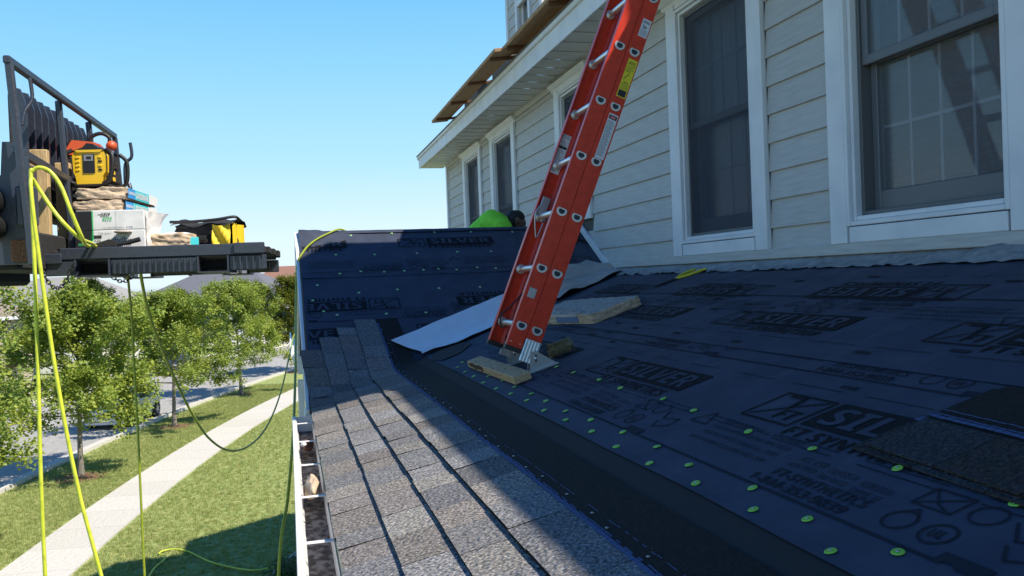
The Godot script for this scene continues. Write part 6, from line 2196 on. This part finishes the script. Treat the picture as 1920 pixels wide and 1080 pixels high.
func tree(label: String, at: Vector3, H: float, R: float, sd: int, tone: Color, dens := 1.0, mulch := true, group := "trees along the street") -> void:
	if leafkinds.is_empty():
		for k in 2: leafkinds.append(leaf_mesh(0.105, 16, 0.17, 50 + k))
	var r := RandomNumberGenerator.new()
	r.seed = sd
	var t := thing("street_tree", label, "tree", at, group)
	var lean := Vector3(r.randf_range(-0.02, 0.02), 0, r.randf_range(-0.02, 0.02))
	var tk := func(h: float) -> Vector3: return at + Vector3(0, h, 0) + lean * h + Vector3(0.05 * sin(h * 1.3 + sd), 0, 0.05 * cos(h * 1.7 + sd)) * (h / H)
	var pts := []
	var rad := []
	for k in 11:
		var h := H * 0.93 * k / 10.0
		pts.append(tk.call(h)); rad.append(lerpf(0.085 if k > 0 else 0.12, 0.012, k / 10.0))
	ptube("trunk", pts, rad, M.bark, t, 9)
	var where := []      # centres of leaf clusters
	var base := 0.31
	var nb := 38
	for i in nb:
		var u := (i + 0.5) / nb
		var hf := base + (0.94 - base) * u
		var o: Vector3 = tk.call(hf * H * 0.92)
		var az := i * 2.39996 + r.randf_range(-0.35, 0.35)
		var prof := 1.2 * R * (0.55 + 0.5 * sin(PI * clampf(0.22 + u * 0.62, 0, 1))) * (1.0 - 0.84 * pow(u, 1.35)) * r.randf_range(0.78, 1.12)
		var rise := lerpf(0.10, 1.3, u) * r.randf_range(0.7, 1.2)
		var dir := Vector3(cos(az), rise, sin(az)).normalized()
		var bp := []
		for k in 6:
			var s := k / 5.0
			bp.append(o + dir * prof * s + Vector3(0, 0.16 * prof * s * s * (1 if u > 0.35 else -0.5), 0) + Vector3(r.randf_range(-1, 1), r.randf_range(-1, 1), r.randf_range(-1, 1)) * 0.04 * prof * s)
		ptube("branch", bp, [0.03 - 0.015 * u, 0.024 - 0.012 * u, 0.018, 0.013, 0.009, 0.004], M.bark, t, 5)
		# twigs off the branch carry the leaves
		for j in 11:
			var s := r.randf_range(0.2, 1.05)
			var b0: Vector3 = bp[mini(int(s * 5), 4)].lerp(bp[mini(int(s * 5) + 1, 5)], fposmod(s * 5, 1.0))
			var td := (dir * 0.6 + Vector3(r.randf_range(-1, 1), r.randf_range(-0.5, 0.9), r.randf_range(-1, 1))).normalized()
			var tl := prof * r.randf_range(0.16, 0.36)
			for m in int(6 * dens):
				where.append(b0 + td * tl * r.randf_range(0.1, 1.15) + Vector3(r.randf_range(-1, 1), r.randf_range(-1, 1), r.randf_range(-1, 1)) * 0.12)
	for m in int(50 * dens):
		where.append(tk.call(H * r.randf_range(0.74, 0.99)) + Vector3(r.randf_range(-1, 1), r.randf_range(-1, 1), r.randf_range(-1, 1)) * 0.2)
	var mm := MultiMesh.new()
	mm.transform_format = MultiMesh.TRANSFORM_3D
	mm.use_colors = true
	mm.mesh = leafkinds[sd % 2]
	mm.instance_count = where.size()
	for i in where.size():
		var sc := r.randf_range(0.75, 1.2)
		mm.set_instance_transform(i, Transform3D(Basis(Vector3.UP, r.randf() * TAU).rotated(Vector3.RIGHT, r.randf_range(-0.5, 0.5)).scaled(Vector3(sc, sc, sc)), where[i] - at))
		var k := r.randf()
		var c := tone.lerp(Color(tone.r * 1.55, tone.g * 1.28, tone.b * 0.9), k * k)
		mm.set_instance_color(i, c)
	var mi := MultiMeshInstance3D.new()
	mi.multimesh = mm
	mi.material_override = M.leaf
	mi.name = "crown"
	t.add_child(mi)
	mi.set_meta("kind", "stuff")
	if mulch:
		var mb := MB.new()
		var nz := noise(1.0, 2, sd)
		for k in 20:
			var a := TAU * k / 20; var b := TAU * (k + 1) / 20
			var ra := 0.75 + 0.18 * nz.get_noise_2d(cos(a) * 60, sin(a) * 60)
			var rb := 0.75 + 0.18 * nz.get_noise_2d(cos(b) * 60, sin(b) * 60)
			mb.tri(at + Vector3(0, 0.07, 0), at + Vector3(cos(b) * rb, 0.008, sin(b) * rb), at + Vector3(cos(a) * ra, 0.008, sin(a) * ra))
		structure("mulch_ring", mb, M.mulch)

# a one storey house across the street in its own axes: x along the street, z towards it
func far_house(label: String, at: Vector3, turn: float, w: float, d: float, eave: float, ridge: float, roof: Material, wall: Material, hip := true, gable := 0.0, garage := true, vents := 2) -> void:
	var h := thing("street_house", label, "house", at, "houses across the street", false)
	h.rotation.y = turn
	pbox("wall", Vector3(0, eave * 0.5, 0), Vector3(w, eave, d), wall, h, 0.0)
	var b := MB.new()
	var o := 0.5
	var hx := w * 0.5 + o; var hz := d * 0.5 + o
	var rx := maxf(hx - hz, 0.4) if hip else hx
	var e := [Vector3(-hx, eave, hz), Vector3(hx, eave, hz), Vector3(hx, eave, -hz), Vector3(-hx, eave, -hz)]
	var p := [Vector3(-rx, ridge, 0), Vector3(rx, ridge, 0)]
	b.quad(e[0], e[1], p[1], p[0]); b.quad(e[2], e[3], p[0], p[1])
	b.tri(e[1], e[2], p[1]); b.tri(e[3], e[0], p[0])
	b.quad(e[3], e[2], e[1], e[0])
	var rn := part("roof", b, roof, h)
	var fa := MB.new()
	for k in 4:
		fa.bar(e[k] - Vector3(0, 0.11, 0), e[(k + 1) % 4] - Vector3(0, 0.11, 0), 0.03, 0.2)
	part("fascia", fa, M.trim, h)
	for k in vents:
		pbox("roof_vent", Vector3(-w * 0.2 + w * 0.3 * k, ridge - 0.25, 0.7), Vector3(0.35, 0.35, 0.35), M.black, rn, 0.05)
	if gable > 0.0:
		var gx := w * 0.24
		var g := MB.new()
		var gy := eave + gable * 0.5 * 0.75
		var zf := hz + 0.9
		g.quad(Vector3(gx - gable * 0.5, eave, zf), Vector3(gx, gy, zf), Vector3(gx, gy, 0), Vector3(gx - gable * 0.5, eave, 0))
		g.quad(Vector3(gx, gy, zf), Vector3(gx + gable * 0.5, eave, zf), Vector3(gx + gable * 0.5, eave, 0), Vector3(gx, gy, 0))
		part("gable_roof", g, roof, h)
		var gw := MB.new()
		gw.prism(PackedVector2Array([Vector2(gx - gable * 0.42, 0), Vector2(gx + gable * 0.42, 0), Vector2(gx + gable * 0.42, eave), Vector2(gx, eave + gable * 0.42 * 0.7), Vector2(gx - gable * 0.42, eave)]), hz - 0.8, hz + 0.45)
		part("gable_wall", gw, M.wall_white, h)
		for s in [-1, 1]:
			pbar("rake_board", Vector3(gx + s * gable * 0.5, eave - 0.05, zf + 0.02), Vector3(gx, gy - 0.05, zf + 0.02), 0.04, 0.28, M.trim, h)
	if garage:
		var gd := pbox("garage_door", Vector3(w * 0.24, 1.15, d * 0.5 + (1.0 if gable > 0.0 else 0.03)), Vector3(4.6, 2.2, 0.06), M.wall_white, h, 0.0)
		for k in 4:
			pbox("panel", Vector3(w * 0.24, 0.32 + 0.55 * k, d * 0.5 + (1.04 if gable > 0.0 else 0.07)), Vector3(4.4, 0.46, 0.03), M.white, gd, 0.01)
	for k in 2:
		var x := -w * 0.36 + k * w * 0.2
		var wf := pbox("window", Vector3(x, 1.55, d * 0.5 + 0.03), Vector3(1.5, 1.5, 0.08), M.trim, h, 0.0)
		pbox("pane", Vector3(x, 1.55, d * 0.5 + 0.08), Vector3(1.3, 1.3, 0.02), M.pane_far, wf, 0.0)
	var dr := pbox("door", Vector3(-w * 0.02, 1.05, d * 0.5 + 0.03), Vector3(0.95, 2.1, 0.06), M.wall_red, h, 0.0)
	pbox("handle", Vector3(-w * 0.02 + 0.38, 1.0, d * 0.5 + 0.08), Vector3(0.05, 0.12, 0.05), M.chrome, dr, 0.0)

func car(label: String, at: Vector3, turn: float, paint: Material) -> void:
	var c := thing("parked_car", label, "car", at, "", false)
	c.rotation.y = turn
	# stations from the tail (+z) to the nose (-z): z, belt height, roof height, half widths at sill, belt and roof
	var S := [[2.05, 0.72, 0.74, 0.66, 0.72, 0.60], [1.98, 0.92, 1.00, 0.76, 0.80, 0.62], [1.70, 0.96, 1.24, 0.82, 0.85, 0.60], [1.15, 0.95, 1.43, 0.85, 0.87, 0.60], [0.35, 0.93, 1.49, 0.86, 0.87, 0.62], [-0.35, 0.92, 1.44, 0.86, 0.87, 0.60], [-0.95, 0.91, 1.15, 0.85, 0.86, 0.60], [-1.25, 0.90, 0.95, 0.85, 0.85, 0.62], [-1.75, 0.76, 0.80, 0.82, 0.82, 0.66], [-2.05, 0.55, 0.58, 0.70, 0.72, 0.60]]
	var body := MB.new()
	var gl := MB.new()
	var top := MB.new()
	var g := []
	for s in S:
		g.append([Vector3(-s[3] * 0.94, 0.20, s[0]), Vector3(-s[3], 0.48, s[0]), Vector3(-s[4], s[1], s[0]), Vector3(-s[5], s[2], s[0]), Vector3(s[5], s[2], s[0]), Vector3(s[4], s[1], s[0]), Vector3(s[3], 0.48, s[0]), Vector3(s[3] * 0.94, 0.20, s[0])])
	var lower := []
	for row in g: lower.append(row.slice(0, 3))
	body.grid(lower, true)
	var lr := []
	for row in g: lr.append(row.slice(5, 8))
	body.grid(lr, true)
	var tp2 := []
	for row in g: tp2.append(row.slice(3, 5))
	body.grid(tp2, true)
	for i in S.size() - 1:
		for sd in [[2, 3], [4, 5]]:
			var a: Vector3 = g[i][sd[0]]; var b: Vector3 = g[i][sd[1]]; var e: Vector3 = g[i + 1][sd[1]]; var f: Vector3 = g[i + 1][sd[0]]
			body.out(a, b, e, f, Vector3(0, 0.8, (a.z + f.z) * 0.5))
	body.quad(g[0][0], g[0][7], g[0][6], g[0][1]); body.quad(g[0][1], g[0][6], g[0][5], g[0][2]); body.quad(g[0][2], g[0][5], g[0][4], g[0][3])
	body.quad(g[9][7], g[9][0], g[9][1], g[9][6]); body.quad(g[9][6], g[9][1], g[9][2], g[9][5])
	part("body", body, paint, c)
	for sd in [[2, 3, -1.0], [5, 4, 1.0]]:
		for i in [2, 3, 4, 5]:
			var a: Vector3 = g[i][sd[0]].lerp(g[i][sd[1]], 0.12); var b: Vector3 = g[i][sd[0]].lerp(g[i][sd[1]], 0.86)
			var e: Vector3 = g[i + 1][sd[0]].lerp(g[i + 1][sd[1]], 0.86 if i < 5 else 0.3); var f: Vector3 = g[i + 1][sd[0]].lerp(g[i + 1][sd[1]], 0.12)
			var off := Vector3(0.012 * sd[2], 0.004, 0)
			var w := MB.new()
			w.out(a.lerp(f, 0.04) + off, b.lerp(e, 0.04) + off, b.lerp(e, 0.95) + off, a.lerp(f, 0.95) + off, Vector3(0, 0.9, a.z))
			part("side_window", w, M.pane_far, c)
	var rw := MB.new()
	rw.quad(Vector3(-0.55, 1.04, 1.985), Vector3(0.55, 1.04, 1.985), Vector3(0.52, 1.25, 1.73), Vector3(-0.52, 1.25, 1.73))
	rw.quad(Vector3(-0.53, 1.27, 1.71), Vector3(0.53, 1.27, 1.71), Vector3(0.53, 1.425, 1.22), Vector3(-0.53, 1.425, 1.22))
	part("rear_window", rw, M.pane_far, c)
	var ws := MB.new()
	ws.quad(Vector3(0.56, 1.17, -0.96), Vector3(-0.56, 1.17, -0.96), Vector3(-0.55, 1.435, -0.42), Vector3(0.55, 1.435, -0.42))
	part("windscreen", ws, M.pane_far, c)
	for s in [-1, 1]:
		pbox("tail_light", Vector3(0.70 * s, 0.84, 1.99), Vector3(0.16, 0.28, 0.10), M.tail, c, 0.02)
		pbox("headlight", Vector3(0.62 * s, 0.66, -1.93), Vector3(0.28, 0.14, 0.18), M.label_white, c, 0.03)
		pbox("mirror", Vector3(0.95 * s, 0.98, -0.72), Vector3(0.16, 0.11, 0.10), paint, c, 0.03)
		for z in [1.28, -1.30]:
			var ty := MB.new()
			ty.tube([Vector3(0.70 * s, 0.31, z), Vector3(0.72 * s, 0.31, z), Vector3(0.86 * s, 0.31, z), Vector3(0.885 * s, 0.31, z)], [0.28, 0.315, 0.315, 0.29], 20)
			var wn := part("wheel", ty, M.rubber, c)
			var rm := MB.new()
			rm.tube([Vector3(0.875 * s, 0.31, z), Vector3(0.892 * s, 0.31, z)], 0.215, 18)
			part("rim", rm, M.blackmatte, wn)
			for k in 7:
				var a := TAU * k / 7.0
				pbar("spoke", Vector3(0.897 * s, 0.31, z), Vector3(0.895 * s, 0.31 + sin(a) * 0.21, z + cos(a) * 0.21), 0.05, 0.014, M.chrome, wn, Vector3(s, 0, 0))
			var ar := MB.new()
			ar.tube([Vector3(0.60 * s, 0.33, z), Vector3(0.872 * s, 0.33, z)], 0.36, 20)
			part("wheel_arch", ar, M.black, c)
	pbox("bumper", Vector3(0, 0.42, 2.04), Vector3(1.42, 0.26, 0.10), paint, c, 0.04)
	pbox("number_plate", Vector3(0, 0.66, 2.055), Vector3(0.36, 0.13, 0.02), M.white, c, 0.0)

# ---------------------------------------------------------------- scene
func _ready() -> void:
	rng.seed = 20160613
	# camera
	var cam := Camera3D.new()
	cam.name = "camera"
	cam.fov = 37.81
	cam.near = 0.05
	cam.far = 1500.0
	add_child(cam)
	cam.transform = Transform3D(Basis(Vector3(0.96554054, -0.0387141, 0.2573571), Vector3(0.0405527, 0.99917571, -0.00183826), Vector3(-0.25707379, 0.01221145, 0.96631462)).orthonormalized(), Vector3.ZERO)
	cam.current = true
	# clear summer sky, deep overhead and pale at the horizon
	var im := Image.create(16, 512, false, Image.FORMAT_RGBF)
	var st := [[-90.0, 0.20, 0.20, 0.18], [-1.0, 0.30, 0.32, 0.32], [0.0, 0.56, 0.66, 0.70], [3.0, 0.53, 0.66, 0.72], [8.0, 0.33, 0.57, 0.75], [14.0, 0.21, 0.475, 0.76], [20.0, 0.122, 0.38, 0.73], [32.0, 0.048, 0.19, 0.48], [55.0, 0.022, 0.10, 0.33], [90.0, 0.016, 0.078, 0.28]]
	for y in 512:
		var e := 90.0 - 180.0 * (y + 0.5) / 512.0
		var c := Color()
		for k in st.size() - 1:
			if e >= st[k][0] and e <= st[k + 1][0]:
				var t: float = (e - st[k][0]) / (st[k + 1][0] - st[k][0])
				c = Color(lerpf(st[k][1], st[k + 1][1], t), lerpf(st[k][2], st[k + 1][2], t), lerpf(st[k][3], st[k + 1][3], t))
		for x in 16:
			im.set_pixel(x, y, c)
	var pan := PanoramaSkyMaterial.new()
	pan.panorama = ImageTexture.create_from_image(im)
	var sky := Sky.new()
	sky.sky_material = pan
	var env := Environment.new()
	env.background_mode = Environment.BG_SKY
	env.sky = sky
	env.tonemap_mode = Environment.TONE_MAPPER_LINEAR
	env.tonemap_exposure = 1.5
	env.sdfgi_enabled = true
	env.ssao_enabled = true
	env.ssil_enabled = true
	var we := WorldEnvironment.new()
	we.name = "sky"
	we.environment = env
	add_child(we)
	# the sun: behind the eye to the right, 51 degrees up
	var sun := DirectionalLight3D.new()
	sun.name = "sun"
	sun.light_energy = 1.6
	sun.light_color = Color(1.0, 0.955, 0.88)
	sun.light_angular_distance = 0.53
	sun.shadow_enabled = true
	var s := Vector3(0.61, 1.0, 0.52).normalized()
	var sx := Vector3.UP.cross(s).normalized()
	sun.basis = Basis(sx, s.cross(sx), s)
	add_child(sun)

	materials()
	build_ground()
	build_house()
	staging()
	# across the street
	var K := -4.15
	far_house("grey hip roofed house behind the nearest street trees", along(62, K - 21), -0.28, 15, 11, 3.4, 6.9, M.roof_grey, M.wall_white, true, 4.5)
	far_house("tan roofed house at the left edge behind the lifted carriage", along(47, K - 21), -0.25, 13, 10, 4.4, 7.2, M.roof_tan, M.wall_tan, true, 5.0, false)
	far_house("dark slate roofed house with white front gable, behind the farther street trees", along(88, K - 22), -0.36, 19, 13, 3.5, 7.5, M.roof_dark, M.wall_navy, true, 5.2)
	far_house("brown roofed house farther up the street, right of the dark roofed one", along(112, K - 24), -0.40, 20, 14, 4.2, 8.4, M.roof_brown, M.wall_tan, true, 0.0)
	far_house("distant tan roofed house between the grey and the dark roofed houses", along(84, K - 46), -0.3, 16, 11, 4.4, 7.2, M.roof_tan, M.wall_red, false, 0.0, false, 1)
	far_house("distant brown roofed house far behind the grey roofed one", along(70, K - 58), -0.3, 22, 12, 4.6, 7.6, M.roof_brown, M.wall_tan, false, 0.0, false, 1)
	var tone := Color(0.26, 0.355, 0.085)
	tree("leafy young maple nearest along the verge, its trunk between the two hanging hoses", Vector3(-6.25, GY, -27.8), 6.05, 2.35, 11, tone, 1.25)
	tree("young street maple whose trunk stands right of the parked silver car", Vector3(-4.67, GY, -36.4), 5.75, 2.7, 12, tone, 1.15)
	tree("young street maple farther up, left of the dark gable roof's edge", Vector3(-2.57, GY, -45.6), 6.1, 2.8, 13, tone * 0.95, 1.1)
	tree("yellowish young street maple, partly hidden by the gable's edge", Vector3(0.35, GY, -55.5), 6.4, 2.9, 14, Color(0.13, 0.16, 0.02), 1.0)
	tree("nearest young maple, mostly outside the left edge of the picture", Vector3(-8.15, GY, -20.4), 6.6, 2.5, 15, tone, 1.1)
	tree("dark green tree across the street, at the far left behind the hanging hoses", along(52, K - 11.2), 7.0, 2.0, 16, Color(0.045, 0.09, 0.018), 1.0, false, "trees across the street")
	tree("small purple leaved tree across the street at the left edge", along(49, K - 15.5), 5.2, 1.7, 17, Color(0.06, 0.03, 0.03), 0.8, false, "trees across the street")
	tree("green tree across the street in front of the dark slate roofed house", along(74, K - 11.3), 6.2, 2.2, 18, Color(0.06, 0.11, 0.02), 0.8, false, "trees across the street")
	tree("light green tree across the street, before the grey roofed house", along(61, K - 11.2), 5.8, 2.1, 19, Color(0.08, 0.13, 0.02), 0.8, false, "trees across the street")
	car("silver hatchback parked by the kerb behind the street maples", along(37.6, K - 1.40, 0.01), -atan2(walk_x(38.1) - walk_x(37.1), 1.0), M.paint)
	car("dark car parked across the street, seen through the maples", along(56.0, K - 8.3, 0.01), PI - 0.25, M.paint_dark)
	build_lift()
	roof_items()
	build_ladder()
	build_person()
	hoses()
